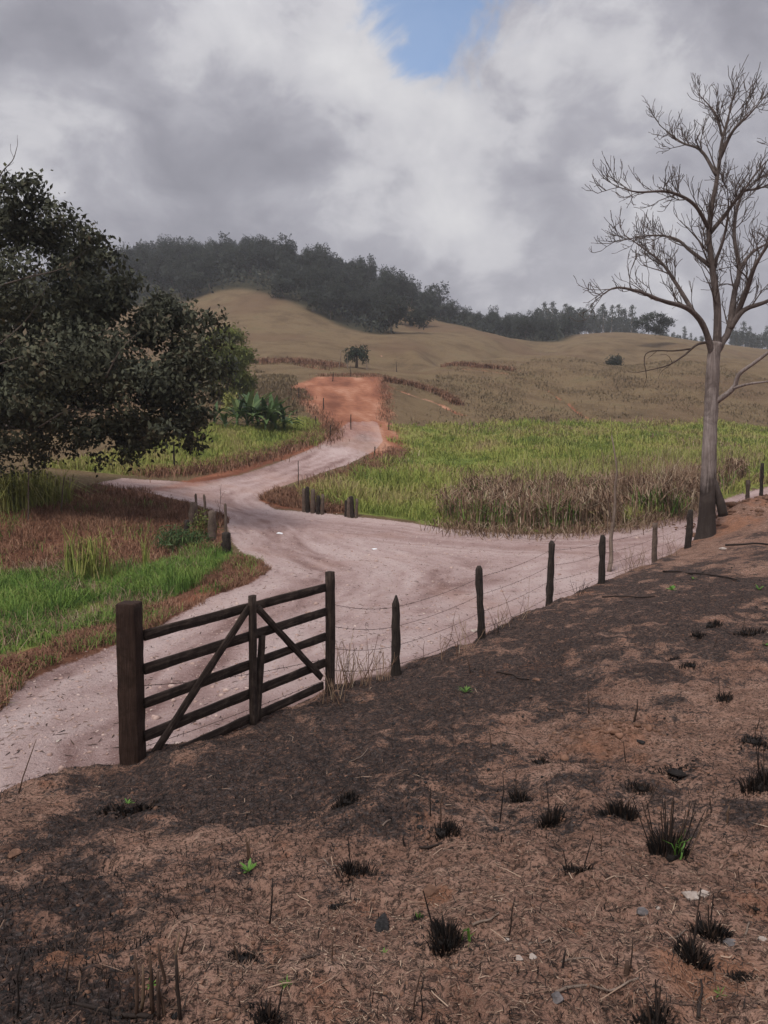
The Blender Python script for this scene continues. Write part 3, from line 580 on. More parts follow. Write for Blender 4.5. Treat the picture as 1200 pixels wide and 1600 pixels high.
# ------------------------------------------------------------------ gate
A = W(228, 1195, 7.45); B = W(513, 1087, 10.02)
gz0 = CAMZ - 3.20                                  # foot of the leaf
dv = (B - A)[:2]; GL = float(np.hypot(*dv)); ang = math.atan2(dv[1], dv[0])
gate = empty('gate', (A[0], A[1], gz0), 'dark wooden five-bar gate with crossing braces, closed beside the pink dirt road', 'gate'); gate.rotation_euler = (0, 0, ang)
def board(name, p0, p1, width, thick, yoff, mat, parent, end=0.0, lab=None):
    """board from p0 to p1 in the parent's x-z plane, rough sawn; local x runs along it"""
    p0 = np.array(p0, float); p1 = np.array(p1, float); L = float(np.hypot(*(p1 - p0))); n = 14
    xs = np.linspace(0, L, n); w0 = width / 2 * (1 + .05 * rng.normal(0, 1, n)); w1 = width / 2 * (1 + .05 * rng.normal(0, 1, n)); wob = .004 * np.cumsum(rng.normal(0, 1, n)) * .5
    c = .006; ring = [(-1, -1, c, 0), (1, -1, -c, 0), (1, -1, 0, c), (1, 1, 0, -c), (1, 1, -c, 0), (-1, 1, c, 0), (-1, 1, 0, -c), (-1, -1, 0, c)]
    Vv = []
    for k in range(n):
        for sy, sz, oy, oz in ring: Vv.append((xs[k], sy * thick / 2 + oy + wob[k], (w1[k] if sz > 0 else -w0[k]) + oz))
    Q_ = [[k * 8 + j, k * 8 + (j + 1) % 8, k * 8 + 8 + (j + 1) % 8, k * 8 + 8 + j] for k in range(n - 1) for j in range(8)]
    e = [[7, 6, 5, 4, 3, 2, 1, 0], [(n - 1) * 8 + j for j in range(8)]]
    o = mesh(name, Vv, [Q_, e], mat, parent, {'tint': np.full(len(Vv), .5)})
    an = math.atan2(p1[1] - p0[1], p1[0] - p0[0]); o.location = (p0[0], yoff, p0[1]); o.rotation_euler = (0, -an, 0)
    if lab: o['label'] = lab
    return o
def gh(py, px):      # height above the gate's foot of a pixel on the gate plane
    r = ray(px, py); nrm = np.array([-dv[1], dv[0], 0]); t_ = (nrm @ (A - [0, 0, CAMZ])) / (nrm @ r); P = np.array([0, 0, CAMZ]) + r * t_
    return float(np.hypot(*(P - A)[:2]) * np.sign((P - A)[:2] @ dv)), float(P[2] - gz0)
for (l, r_, wd) in [((228, 992), (508, 918), .108), ((228, 1045), (508, 956), .112), ((228, 1098), (508, 995), .108), ((228, 1150), (508, 1036), .112), ((228, 1197), (504, 1071), .105)]:
    x0, z0 = gh(l[1], l[0]); x1, z1 = gh(r_[1], r_[0]); board('rail', (x0 - .02, z0), (x1, z1), wd, .032, 0, M['gate'], gate)
x0, z0 = gh(929, 391); x1, z1 = gh(1128, 389); xm = (x0 + x1) / 2; board('stile', (xm, -.02), (xm, z0), .085, .06, -.048, M['gate'], gate, lab='middle upright of the gate')
x0, z0 = gh(893, 514); board('stile', (x0, -.15), (x0, z0), .112, .09, -.005, M['gate'], gate, lab='far upright of the gate')
a0 = gh(948, 386); a1 = gh(1176, 238); board('brace', a1, a0, .095, .03, -.034, M['gate'], gate, lab='long brace down to the near foot')
a0 = gh(950, 399); a1 = gh(1058, 500); board('brace', a0, a1, .085, .03, -.036, M['gate'], gate, lab='short brace down to the far foot')
a0 = gh(992, 404); a1 = gh(1124, 397); board('stub', a1, a0, .085, .05, -.052, M['gate'], gate, lab='broken upright stub beside the middle upright')
# big hanging post
def sqpost(name, base, h, half, rot, mat, label, cat='gate post', top_bevel=.012):
    n = 16; zs = np.r_[-.4, np.linspace(0, h, n)]; Vv = []; c = half * .07
    prof = [(-1, -1, c, 0), (1, -1, -c, 0), (1, -1, 0, c), (1, 1, 0, -c), (1, 1, -c, 0), (-1, 1, c, 0), (-1, 1, 0, -c), (-1, -1, 0, c)]
    for z in zs:
        for sx, sy, ox, oy in prof: Vv.append((sx * half + ox + rng.normal(0, .0025), sy * half + oy + rng.normal(0, .0025), z))
    k = len(zs)
    for sx, sy, ox, oy in prof: Vv.append((sx * (half - top_bevel) + ox, sy * (half - top_bevel) + oy, h + top_bevel))
    Q_ = [[a * 8 + j, a * 8 + (j + 1) % 8, a * 8 + 8 + (j + 1) % 8, a * 8 + 8 + j] for a in range(k) for j in range(8)]
    o = mesh(name, Vv, [Q_, [[k * 8 + j for j in range(8)]]], mat, None, {'tint': np.full(len(Vv), .5)}); o.location = tuple(base); o.rotation_euler = (0, 0, rot)
    return tag(o, label, cat)
gp = W(208, 1193, 7.42); top = W(208, 943, 7.42)[2]
sqpost('gate_post', (gp[0], gp[1], gp[2] - .05), top - gp[2] + .05, .098, math.radians(-6), M['post'], 'thick square dark brown post at the near end of the wooden gate')

# ------------------------------------------------------------------ fence
def roundpost(name, base, h, r, mat, label, group=None, lean=(0, 0), tip='flat', cat='fence post', sides=9, jit=.16):
    zs = np.r_[-.3, np.linspace(0, h, 9)]; n = len(zs); cx = np.cumsum(rng.normal(0, .006, n)) * (h / 1.2); cy = np.cumsum(rng.normal(0, .006, n)) * (h / 1.2)
    rad = r * (1.08 - .16 * zs / h) * (1 + .06 * rng.normal(0, 1, n))
    pts = np.stack([cx + lean[0] * zs / h, cy + lean[1] * zs / h, zs], -1)
    if tip == 'point': rad[-1] *= .22; rad[-2] *= .95; pts[-2][2] = h * .90
    if tip == 'round': rad[-1] *= .55; pts[-2][2] = h * .95
    mb = MB(); mb.tube(pts, rad, sides, jit); o = mb.build(name, mat); o.location = tuple(base); return tag(o, label, cat, group)
FG = 'wire fence posts along the burnt bank'
fposts = [((618, 1055), 930, .075, 'point', 'oldpost', 'pointed dark fence post, first one after the gate'), ((752, 998), 884, .068, 'round', 'oldpost', 'dark leaning fence post, second after the gate'),
          ((859, 944), 845, .075, 'round', 'oldpost', 'thick charred fence post with frayed rounded top, third after the gate'), ((940, 911), 836, .085, 'round', 'oldpost', 'short blackened fence post beside the pale bare sapling'),
          ((1023, 878), 817, .085, 'flat', 'greypost', 'pale brown flat topped fence post among dry weeds'), ((1075, 856), 796, .11, 'round', 'oldpost', 'blackened fence post just before the big bare tree')]
wire_pts = [[] for _ in range(4)]
gtop = W(516, 893, 10.05)
def addw(base, top):
    for k, f in enumerate((.86, .62, .38, .14)): wire_pts[k].append(np.array([base[0], base[1], base[2] + (top - base[2]) * f]))
addw(np.array([gtop[0], gtop[1], gtop[2] - 1.5]), gtop[2] - .25)
for (px, py), ty, r, tip, mt, lab in fposts:
    g = ghit(px, py, 6); top = W(px, ty, g[1])[2]; ln = (-.05, 0) if '752' in str(px) else (rng.normal(0, .02), 0)
    roundpost('fence_post', (g[0], g[1], g[2] - .03), top - g[2] + .03, r, M[mt], lab, FG, ln, tip); addw(g, top)
for px, py, ty, dd, lab in [(1166, 790, 748, 34, 'grey fence post just right of the bare tree'), (1190, 772, 722, 37, 'dark fence post farthest along the fence at the picture edge')]:
    g = W(px, py, dd); g[2] = ground(g[0:1], g[1:2])[0]; top = W(px, ty, dd)[2]; roundpost('fence_post', (g[0], g[1], g[2] - .05), max(.8, top - g[2]), .09, M['greypost' if px < 1180 else 'oldpost'], lab, FG); addw(g, top)
for k, lab in enumerate(['topmost rusty barbed wire strand of the roadside fence', 'second barbed wire strand from the top of the fence', 'third barbed wire strand from the top of the fence', 'lowest barbed wire strand near the burnt ground']):
    mb = MB(); P = wire_pts[k]
    for a, c in zip(P[:-1], P[1:]):
        tt = np.linspace(0, 1, 12)[:, None]; L = a + (c - a) * tt; L[:, 2] -= .05 * 4 * (tt * (1 - tt))[:, 0]; L[:, 1] -= .05
        mb.tube(L, .0032, 4, cap=False)
        for s in np.arange(.03, .99, .12 / max(np.linalg.norm(c - a), .1) * 1.6):
            q = a + (c - a) * s; q[2] -= .05 * 4 * s * (1 - s); q[1] -= .05; e = rng.normal(0, .014, 3); mb.tube([q - e, q + e], .003, 3, cap=False)
    tag(mb.build('barbed_wire', M['wire']), lab, 'barbed wire', 'barbed wire strands of the fence')
# two slack strands across the gate leaf
for k, (pp, lab) in enumerate([([(215, 1072), (300, 1066), (400, 1052), (508, 1030)], 'barbed wire strung behind the middle of the wooden gate'), ([(215, 1170), (300, 1142), (400, 1105), (510, 1062)], 'slack barbed wire hanging low behind the wooden gate')]):
    pts = np.array([W(a, c, 7.75 + (a - 215) / 295 * 2.5) for a, c in pp]); mb = MB(); q = np.array([[np.interp(s, np.arange(4), pts[:, j]) for j in range(3)] for s in np.linspace(0, 3, 30)]); mb.tube(q, .003, 4, cap=False)
    for s in range(1, 29): e = rng.normal(0, .013, 3); mb.tube([q[s] - e, q[s] + e], .003, 3, cap=False)
    tag(mb.build('barbed_wire', M['wire']), lab, 'barbed wire')

# ------------------------------------------------------------------ bare tree
TD = 29.0
def smooth_line(P, n):
    P = np.asarray(P, float); t0 = np.arange(len(P)); tt = np.linspace(0, len(P) - 1, n); out = []
    for j in range(P.shape[1]):
        m_ = np.gradient(P[:, j]); i0 = np.clip(tt.astype(int), 0, len(P) - 2); u = tt - i0
        h00 = 2 * u ** 3 - 3 * u ** 2 + 1; h10 = u ** 3 - 2 * u ** 2 + u; h01 = -2 * u ** 3 + 3 * u ** 2; h11 = u ** 3 - u ** 2
        out.append(h00 * P[i0, j] + h10 * m_[i0] + h01 * P[i0 + 1, j] + h11 * m_[i0 + 1])
    return np.stack(out, -1)
def twigs(mb, line, rad, level, dens, lenf, rmin=.011, up=.25):
    """grow side shoots along a limb"""
    L = np.linalg.norm(np.diff(line, axis=0), axis=1).sum(); n = max(1, int(L * dens + rng.random()))
    for k in range(n):
        s = rng.uniform(.22, 1.0) if k else 1.0
        i_ = min(int(s * (len(line) - 1)), len(line) - 2); p0 = line[i_ + 1] if s == 1.0 else line[i_]
        d = line[i_ + 1] - line[i_]; d /= np.linalg.norm(d) + 1e-9
        q = rng.normal(0, 1, 3); q -= d * (q @ d); q /= np.linalg.norm(q) + 1e-9
        an = rng.uniform(.4, .95) if s < 1 else rng.uniform(.05, .35)
        v = d * math.cos(an) + q * math.sin(an); v[2] += up; v /= np.linalg.norm(v)
        ln = lenf * rng.uniform(.45, 1.15) * (1.05 - .4 * s); m_ = 6; pts = [p0]; dirn = v
        for _ in range(m_ - 1):
            dirn = dirn + rng.normal(0, .15, 3); dirn[2] += up * .2; dirn /= np.linalg.norm(dirn); pts.append(pts[-1] + dirn * ln / (m_ - 1))
        r0 = max(rmin * 1.3, rad[i_] * .5); r0 = min(r0, ln * .028); pts = np.array(pts)
        rr_ = np.linspace(r0, rmin, m_); mb.tube(pts, rr_, 5 if r0 > .02 else 4, cap=False)
        if level > 1: twigs(mb, pts, rr_, level - 1, dens * 1.35, lenf * .60, rmin, up)
tb = ghit(1103, 838, 20); TD = tb[1]; sc = F / TD
tree = empty('bare_tree', (0, 0, 0), 'tall leafless grey tree with fire-blackened foot at the end of the fence', 'tree')
def limb(pts, r0, r1, name='limb', nseg=None, tw=(2, 1.0, 1.5), mat='bark', sides=10, lab=None, jit=.06):
    P = np.array([W(a, c, TD + (q[0] if q else 0)) for a, c, *q in pts]); ln = smooth_line(P, nseg or 5 * len(pts)); rad = np.linspace(r0, r1, len(ln))
    mb = MB(); mb.tube(ln, rad, sides, jit)
    if tw: twigs(mb, ln, rad, *tw)
    o = mb.build(name, M[mat], tree, True)
    if lab: o['label'] = lab
    return o
P = [W(a, c, TD) for a, c in [(1102, 852), (1103, 836), (1105, 800), (1107, 745), (1109, 690), (1111, 640), (1113, 600), (1115, 556), (1119, 535)]]
ln = smooth_line(P, 40); mb = MB(); mb.tube(ln, np.interp(np.linspace(0, 1, 40), [0, .08, .2, .4, .6, .85, 1], [.50, .41, .31, .265, .25, .235, .21]), 16, .05); mb.build('trunk', M['bark'], tree, True)
mb = MB(); mb.tube(smooth_line([W(1112, 742, TD - .1), W(1117, 760, TD - .1), W(1124, 780, TD - .1), W(1130, 806, TD - .1)], 12), [.13] * 3 + [.15] * 5 + [.17] * 4, 9, .1); mb.build('root_prop', M['bark'], tree, True)
limb([(1117, 552), (1121, 520), (1120, 470), (1112, 412), (1108, 353), (1121, 275), (1128, 222), (1136, 190), (1143, 165)], .165, .016, tw=(3, 2.68, 1.72, .0095), mat='limbbark', lab='tall central leader')
limb([(1116, 556), (1128, 535, .2), (1139, 515, .4), (1147, 460, .7), (1155, 421, 1.0), (1147, 363, 1.2), (1157, 309, 1.5), (1186, 265, 1.8), (1210, 240, 2)], .15, .016, mat='limbbark', tw=(3, 2.52, 1.46, .0095))
limb([(1139, 515, .4), (1162, 485, .2), (1200, 470, -.2), (1250, 440, -.5), (1290, 400, -.6)], .12, .016, mat='limbbark', tw=(3, 2.87, 1.38, .0095))
limb([(1148, 500, .5), (1166, 455, 0), (1180, 415, -.5), (1205, 375, -1), (1235, 330, -1.4)], .12, .02, mat='limbbark', tw=(3, 2.87, 1.38, .0095))
limb([(1115, 560), (1099, 509, -.3), (1074, 482, -.6), (1035, 470, -1), (996, 455, -1.3), (960, 450, -1.5), (932, 468, -1.6)], .125, .014, mat='limbbark', tw=(3, 2.64, 1.29, .0095))
limb([(1085, 490, -.4), (1055, 441, 0), (1035, 412, .3), (1011, 392, .6), (977, 368, .9)], .085, .013, mat='limbbark', tw=(3, 3.43, 1.29, .0095))
limb([(1110, 416), (1079, 392, .5), (1055, 373, .9), (1016, 368, 1.3), (960, 378, 1.6)], .08, .013, mat='limbbark', tw=(3, 3.43, 1.20, .0095))
limb([(1108, 358), (1084, 319, -.5), (1045, 300, -1), (996, 300, -1.4), (962, 291, -1.6)], .08, .013, mat='limbbark', tw=(3, 3.43, 1.20, .0095))
limb([(1120, 275), (1095, 235, .4), (1064, 222, .8), (1030, 195, 1.2)], .07, .012, mat='limbbark', tw=(3, 4.23, 1.03, .0095))
limb([(1124, 250), (1145, 205, -.4), (1170, 180, -.8), (1196, 150, -1)], .07, .012, mat='limbbark', tw=(3, 4.23, 1.03, .0095))
limb([(1128, 212), (1118, 178, .3), (1090, 145, .6)], .05, .012, mat='limbbark', tw=(3, 4.76, 0.86, .0095))
limb([(1109, 365), (1138, 329, -.3), (1160, 300, -.7), (1185, 295, -1), (1215, 280, -1.2)], .08, .012, mat='limbbark', tw=(3, 3.96, 1.20, .0095))
limb([(1113, 420), (1130, 375, -.3), (1138, 330, -.7), (1136, 290, -1)], .07, .012, mat='limbbark', tw=(3, 3.96, 1.12, .0095))
limb([(1155, 421, 1), (1175, 395, 1.3), (1200, 380, 1.6), (1240, 360, 1.8)], .08, .012, mat='limbbark', tw=(3, 3.96, 1.12, .0095))
limb([(1114, 534), (1090, 538, -.3), (1068, 556, -.7), (1040, 572, -1), (996, 582, -1.3)], .055, .012, tw=(2, 1.0, .8, .006, -.05), mat='twig', lab='low drooping dead branch')
limb([(1080, 545, -.5), (1055, 548, -.7), (1010, 552, -1), (1010, 590, -1.1)], .035, .012, tw=(1, 1.0, .6, .006, -.05), mat='twig')
limb([(1112, 632), (1130, 620, -.2), (1147, 605, -.4), (1155, 585, -.6), (1180, 566, -.9), (1215, 540, -1.2)], .12, .05, tw=(3, 1.31, 0.77, .0095), lab='pale low branch reaching right')
limb([(1145, 607, -.4), (1170, 600, -.8), (1210, 595, -1.2)], .06, .03, tw=(1, .6, .8))

# pale sapling and dry weeds at the fence
g = ghit(951, 893, 10)
def sapling(g, h, label, mat='paletwig', r=.03, name='bare_sapling', cat='sapling', lv=2, dens=1.1, lf=.8, group=None, spread=.12):
    P = np.cumsum(np.r_[[[0, 0, -.1]], np.c_[rng.normal(0, spread * h / 8, 8), rng.normal(0, spread * h / 8, 8), np.full(8, h / 8)]], 0); ln = smooth_line(P, 20)
    mb = MB(); rad = np.linspace(r, r * .25, 20); mb.tube(ln, rad, 6, .1); twigs(mb, ln, rad, lv, dens, lf, .004, .35)
    o = mb.build(name, M[mat], None, True); o.location = tuple(g); return tag(o, label, cat, group)
sapling(g, 4.3, 'slender pale bare sapling standing between two fence posts', r=.07, lf=1.3, dens=.8)
def weed(px, py, h, n, label, wid=.12, mat='dry', group='dry weeds along the wire fence', lo=6):
    g = ghit(px, py, lo); mb = MB()
    for k in range(n):
        a = rng.random() * 6.28; r0 = wid * rng.random(); b0 = np.array([math.cos(a) * r0, math.sin(a) * r0 * .6, -.03]); hh_ = h * rng.uniform(.45, 1.1); P = [b0]; d = np.array([rng.normal(0, .25), rng.normal(0, .25), 1.])
        for s in range(5): P.append(P[-1] + d / np.linalg.norm(d) * hh_ / 5); d = d + rng.normal(0, .16, 3)
        P = np.array(P); P = P + np.array([0, 0, ground(np.array([g[0] + b0[0]]), np.array([g[1] + b0[1]]))[0] - g[2]]); tn = rng.random()
        mb.tube(P, np.linspace(.0055, .0028, 6), 4, cap=False, tint=tn)
        if rng.random() < .6:
            q = P[3]; mb.tube([q, q + np.array([rng.normal(0, .1), rng.normal(0, .1), .14]) * h], [.004, .002], 3, cap=False, tint=tn)
    o = mb.build('dry_weed', M[mat]); o.location = tuple(g); return tag(o, label, 'weed', group)
weed(548, 1074, .75, 34, 'thick tangle of dry weed stalks between the gate and first fence post', .35)
weed(520, 1095, .55, 14, 'dry stalks leaning against the far upright of the gate', .2)
weed(592, 1062, .6, 12, 'sparse dry stalks just left of the pointed fence post', .2)
weed(690, 1030, .85, 7, 'few tall thin stalks right of the pointed fence post', .3)
weed(725, 1015, .8, 6, 'thin dry stalks left of the leaning fence post', .25)
weed(785, 982, .5, 12, 'low burnt weed right of the leaning fence post', .2)
weed(810, 968, .8, 7, 'thin upright weeds midway between second and third fence posts', .3)
weed(905, 930, .45, 9, 'short black burnt stalks left of the blackened post', .15, 'char')
weed(990, 890, .8, 26, 'brushy brown weeds left of the pale flat topped post', .6)
weed(1045, 870, .9, 14, 'loose brown weeds right of the pale flat topped post', .5)
weed(770, 990, .35, 10, 'small burnt sprigs at the foot of the bank crest', .25, 'char')
weed(1085, 1,  .1, 1, 'x') if False else None

# ------------------------------------------------------------------ left leafy tree
def leafy(name, base, lobes, n_cl, per, leaf, mat, label, cat='tree', trunk_r=.3, bark='treebark', group=None, aspect=.42, droop=.6, clr=.35, pw=.35, crown='crown', nb=40, gap=-.24):
    """lobes: list of (centre xyz, radii xyz)"""
    base = np.asarray(base, float); e = empty(name, base, label, cat, group)
    vol = np.array([np.prod(r) ** (2 / 3) for _, r in lobes]); cnt = np.maximum(1, (n_cl * vol / vol.sum()).astype(int)); cs = []; ns_ = []
    for (c, r), k in zip(lobes, cnt):
        v_ = sph(k, pw); cs.append(np.asarray(c) + v_ * np.asarray(r)); ns_.append(v_ / (np.linalg.norm(v_, axis=1)[:, None] + 1e-6) + [0, 0, .25])
    cs = np.concatenate(cs); ns_ = np.concatenate(ns_); ok_ = fbm(cs[:, 0] * 1.3 + cs[:, 1], cs[:, 2] * 1.3 + .3 * cs[:, 1], 2.2 * clr / .35, 2, 55) > gap; cs = cs[ok_]; ns_ = ns_[ok_]
    pts = np.repeat(cs, per, 0) + rng.normal(0, clr, (len(cs) * per, 3)) * [1, 1, .7]
    Vv, T, tt = leaves(pts - base, leaf * rng.uniform(.55, 1.45, len(pts)), aspect, droop, np.clip(np.repeat(rng.random(len(cs)), per) * .6 + rng.random(len(pts)) * .4, 0, 1))
    mesh(crown, Vv, T, mat, e, {'tint': tt}, lobe_n=np.repeat(np.repeat(ns_, per, 0), 4, 0))
    mb = MB(); tops = [np.asarray(c) for c, _ in lobes]; ctr = np.mean(tops, 0); fork = base + (ctr - base) * np.array([.35, .35, .45])
    l0 = smooth_line([base - [0, 0, .4], base + (fork - base) * .5 + rng.normal(0, .03, 3) * np.linalg.norm(fork - base), fork], 12); mb.tube(l0, np.linspace(trunk_r * 1.15, trunk_r * .7, 12), 9, .08)
    mb.build('trunk', M[bark], e, True)
    mb = MB()
    for c in tops:
        P = smooth_line([fork - [0, 0, .1], fork * .5 + c * .5 + rng.normal(0, .06, 3) * np.linalg.norm(c - fork), c], 9); mb.tube(P, np.linspace(trunk_r * .5, trunk_r * .12, 9), 6, .05)
    for k in rng.choice(len(cs), min(nb, len(cs)), False):
        c = cs[k]; o_ = tops[int(np.argmin([np.linalg.norm(c - q) for q in tops]))]; P = smooth_line([o_, o_ * .5 + c * .5 + rng.normal(0, .25, 3) * clr, c], 6); mb.tube(P, np.linspace(trunk_r * .13, trunk_r * .035, 6), 4, cap=False)
    mb.build('branch', M[bark], e, True); return e
def lob(px, py, d, rx, ry, rz=None): s = d / F; return (W(px, py, d), (rx * s, (rz or (rx + ry) * .45) * s, ry * s))
lt = [lob(5, 355, 29.5, 52, 40), lob(70, 372, 30, 48, 28), lob(128, 410, 30.5, 38, 26), lob(50, 455, 29, 105, 60), lob(160, 485, 30, 75, 42), lob(235, 535, 29.5, 68, 42), lob(298, 560, 29, 36, 50),
      lob(110, 570, 28.5, 120, 75), lob(225, 615, 28.5, 85, 52), lob(50, 640, 28.5, 100, 55), lob(165, 680, 29, 70, 28), lob(235, 500, 30, 60, 34), lob(215, 468, 30, 55, 22), lob(275, 503, 30, 45, 24), lob(222, 492, 29.3, 48, 26), lob(245, 520, 29, 50, 30), lob(170, 440, 31, 50, 28), lob(265, 585, 29.5, 60, 50), lob(200, 655, 29, 70, 40), lob(293, 655, 29, 26, 32), lob(20, 690, 29, 70, 20), lob(-110, 480, 31, 130, 170), lob(-60, 610, 32, 120, 90), lob(60, 560, 33, 120, 110), lob(312, 505, 29.3, 18, 14)]
for px, py in [(12, 300), (42, 292), (58, 318), (92, 330), (112, 345), (150, 382), (172, 402), (186, 440), (212, 462), (262, 478), (300, 492), (332, 500), (338, 530), (342, 575), (330, 610), (318, 645), (300, 690), (262, 672), (240, 690), (205, 708), (150, 716), (110, 722), (60, 716), (25, 330), (80, 350), (135, 370), (228, 500), (282, 520), (0, 285), (185, 470), (120, 390)]:
    lt.append(lob(px, py, 29 + rng.normal(0, 1.0), 20 * rng.uniform(.7, 1.3), 13 * rng.uniform(.7, 1.3)))
bx = W(-45, 790, 32); bx[2] = ground(bx[0:1], bx[1:2])[0]
lt_e = leafy('leafy_tree', bx, lt, 14500, 8, .20, M['leaf'], 'big dark leafy tree overhanging the left side of the track', trunk_r=.42, nb=260, clr=.22, pw=.5, aspect=.5, gap=-.165)

for pix in [[(-30, 560), (30, 512), (62, 470), (75, 440)], [(-30, 580), (40, 556), (95, 548), (140, 560)], [(-20, 452), (50, 432), (95, 420), (130, 395)], [(165, 590), (188, 548), (215, 520)], [(60, 668), (110, 640), (150, 645)]]:
    ln = smooth_line([W(a, c, 27.3 + .45 * k) for k, (a, c) in enumerate(pix)], 16) - bx; mb = MB(); rad = np.linspace(.038, .012, 16); mb.tube(ln, rad, 6, .08); twigs(mb, ln, rad, 2, .9, .8, .008, .1); mb.build('branch', M['treebark'], lt_e, True)
mb = MB(); ln = smooth_line([W(-14, 300, 31), W(4, 268, 31), W(20, 250, 31), W(27, 228, 31)], 12) - bx; rad = np.linspace(.03, .01, 12); mb.tube(ln, rad, 5); twigs(mb, ln, rad, 2, 2.0, .5, .008, .1); o = mb.build('branch', M['treebark'], lt_e); o['label'] = 'bare sprig at the top of the crown'
# ------------------------------------------------------------------ far trees
def small_tree(name, label, base, h, cw, n_cl, per, leaf, mat, lobes_n, cat='tree', group=None, flat=.4, trunk=.35, seed_shape=0, z0=.45, bark='treebark', pw=.35):
    L = []
    for k in range(lobes_n):
        a = rng.random() * 6.28; q = rng.random() ** .5 * cw * .5 * .62
        L.append((np.asarray(base) + [math.cos(a) * q, math.sin(a) * q, h * (z0 + (1 - z0) * rng.uniform(.3, .82))], (cw * .5 * rng.uniform(.38, .6), cw * .5 * rng.uniform(.38, .6), h * (1 - z0) * flat * rng.uniform(.6, 1.0))))
    return leafy(name, base, L, n_cl, per, leaf, mat, label, cat, trunk, bark, group, .6, .3, cw * .035, .28, nb=8)
# hilltop wood: four trees, copied
FGR = 'trees of the dark wood on the hilltop'
protos = [small_tree('forest_tree', 'dark broadleaf tree of the wood covering the round hilltop', (0, 0, 0), h, cw, 560, 5, .7, M['forest'], ln_, group=FGR, z0=z0, flat=.5, trunk=.25) for h, cw, ln_, z0 in [(11, 11.5, 9, .12), (13, 12, 10, .2), (9.5, 11.5, 8, .06), (13, 10, 8, .15)]]
def place(src, pos, sc=1.0, first=None, label=None, group=None):
    o = src if first else copy_tree(src); o.location = tuple(pos); o.rotation_euler = (0, 0, rng.random() * 6.28); o.scale = (sc * rng.uniform(.9, 1.1), sc * rng.uniform(.9, 1.1), sc * rng.uniform(.85, 1.15))
    if label: o['label'] = label
    if group: o['group'] = group
    return o
cand = scatter(forest_poly, 2600); 
d_edge = poly_sd(cand[:, 0], cand[:, 1], forest_poly); u_ = cand[:, 0] / cand[:, 1]; dist = cand[:, 1]
ok = (u_ > -.42) & (u_ < .30)
cand = cand[ok]; pr_ = np.clip((420 - np.hypot(cand[:, 0], cand[:, 1])) / 120, .15, 1)
keep = []; used = np.zeros((0, 2))
for k in rng.permutation(len(cand)):
    if rng.random() > pr_[k]: continue
    if len(used) and ((used - cand[k, :2]) ** 2).sum(1).min() < 4.2 ** 2: continue
    used = np.r_[used, cand[k:k + 1, :2]]; keep.append(k)
    if len(keep) >= 295: break
for n_, k in enumerate(keep): place(protos[n_ % 4], cand[k] - [0, 0, .3], rng.uniform(.52, .86) * (.72 if cand[k][0] / cand[k][1] > .07 else 1.0), n_ < 4)
up_ = scatter(forest_poly, 16000); up_ = up_[(up_[:, 0] / up_[:, 1] > -.45) & (up_[:, 0] / up_[:, 1] < .32)]
up_[:, 2] += np.where(up_[:, 0] / up_[:, 1] > .07, 2.6, 4.2) * rng.random(len(up_)) ** .8
q_ = np.repeat(up_, 4, 0) + rng.normal(0, .7, (len(up_) * 4, 3)); Vv, T, tt = leaves(q_, 1.1 * rng.uniform(.7, 1.3, len(q_)), .6, .3); nv = rng.normal(0, .5, (len(up_), 3)) + [0, -.3, .7]; o = mesh('forest_undergrowth', Vv, T, M['forest'], None, {'tint': tt}, lobe_n=np.repeat(np.repeat(nv, 4, 0), 4, 0)); o['kind'] = 'stuff'
# eucalyptus row on the far ridge
EG = 'slender trees on the far ridge'
def euca(h, label):
    e = empty('eucalyptus_tree', (0, 0, 0), label, 'tree', EG); mb = MB(); l = smooth_line([[0, 0, -.5], [rng.normal(0, .15), 0, h * .5], [rng.normal(0, .3), 0, h * .97]], 8); mb.tube(l, np.linspace(.22, .05, 8), 5); mb.build('trunk', M['paletwig'], e)
    k = 70; z = h * (.34 + .66 * rng.random(k)); wdt = h * .10 * np.sin(np.clip((z / h - .25) / .78, 0, 1) * np.pi) ** .7 + .15; a = rng.random(k) * 6.28; c = np.c_[np.cos(a) * wdt * rng.random(k) ** .5, np.sin(a) * wdt * rng.random(k) ** .5, z]
    p = np.repeat(c, 6, 0) + rng.normal(0, .35, (k * 6, 3)); Vv, T, tt = leaves(p, .75 * rng.uniform(.7, 1.3, len(p)), .5, .6); mb = MB(); mb.add(Vv, None, T, tt); mb.build('crown', M['euca'], e); return e
elab = 'slender eucalyptus of the row standing on the far ridge'
ep = [euca(h, elab) for h in (11, 13, 9.5)]
cnt = 0
def ridge_row(x0, x1, y0, y1, d, n, hs):
    global cnt
    for k in range(n):
        f = (k + rng.random() * .9) / n; px = x0 + (x1 - x0) * f; dd = d * rng.uniform(.97, 1.05); q = W(px, y0 + (y1 - y0) * f, dd); q[2] = ground(q[0:1], q[1:2])[0]
        lab = None if x0 < 1000 else ('slender eucalyptus of the row beside the lone spreading tree' if x0 < 1100 else 'slender eucalyptus of the group behind the bare tree at the picture edge')
        place(ep[cnt % 3], q, hs * rng.uniform(.75, 1.15), cnt < 3, lab); cnt += 1
ridge_row(836, 995, 526, 535, 430, 46, 1.3); ridge_row(840, 935, 524, 530, 445, 16, 1.05); ridge_row(1030, 1100, 535, 540, 455, 16, .75); ridge_row(1140, 1215, 552, 556, 450, 26, 1.1); ridge_row(985, 1040, 533, 536, 460, 10, .55)
# low scrub band in front of the row
for k in range(14):
    px = 850 + 14 * k; q = W(px, 530, 415); q[2] = ground(q[0:1], q[1:2])[0]; place(protos[k % 4], q, .42, False, 'low rounded tree at the foot of the far eucalyptus row', 'low trees below the eucalyptus row')
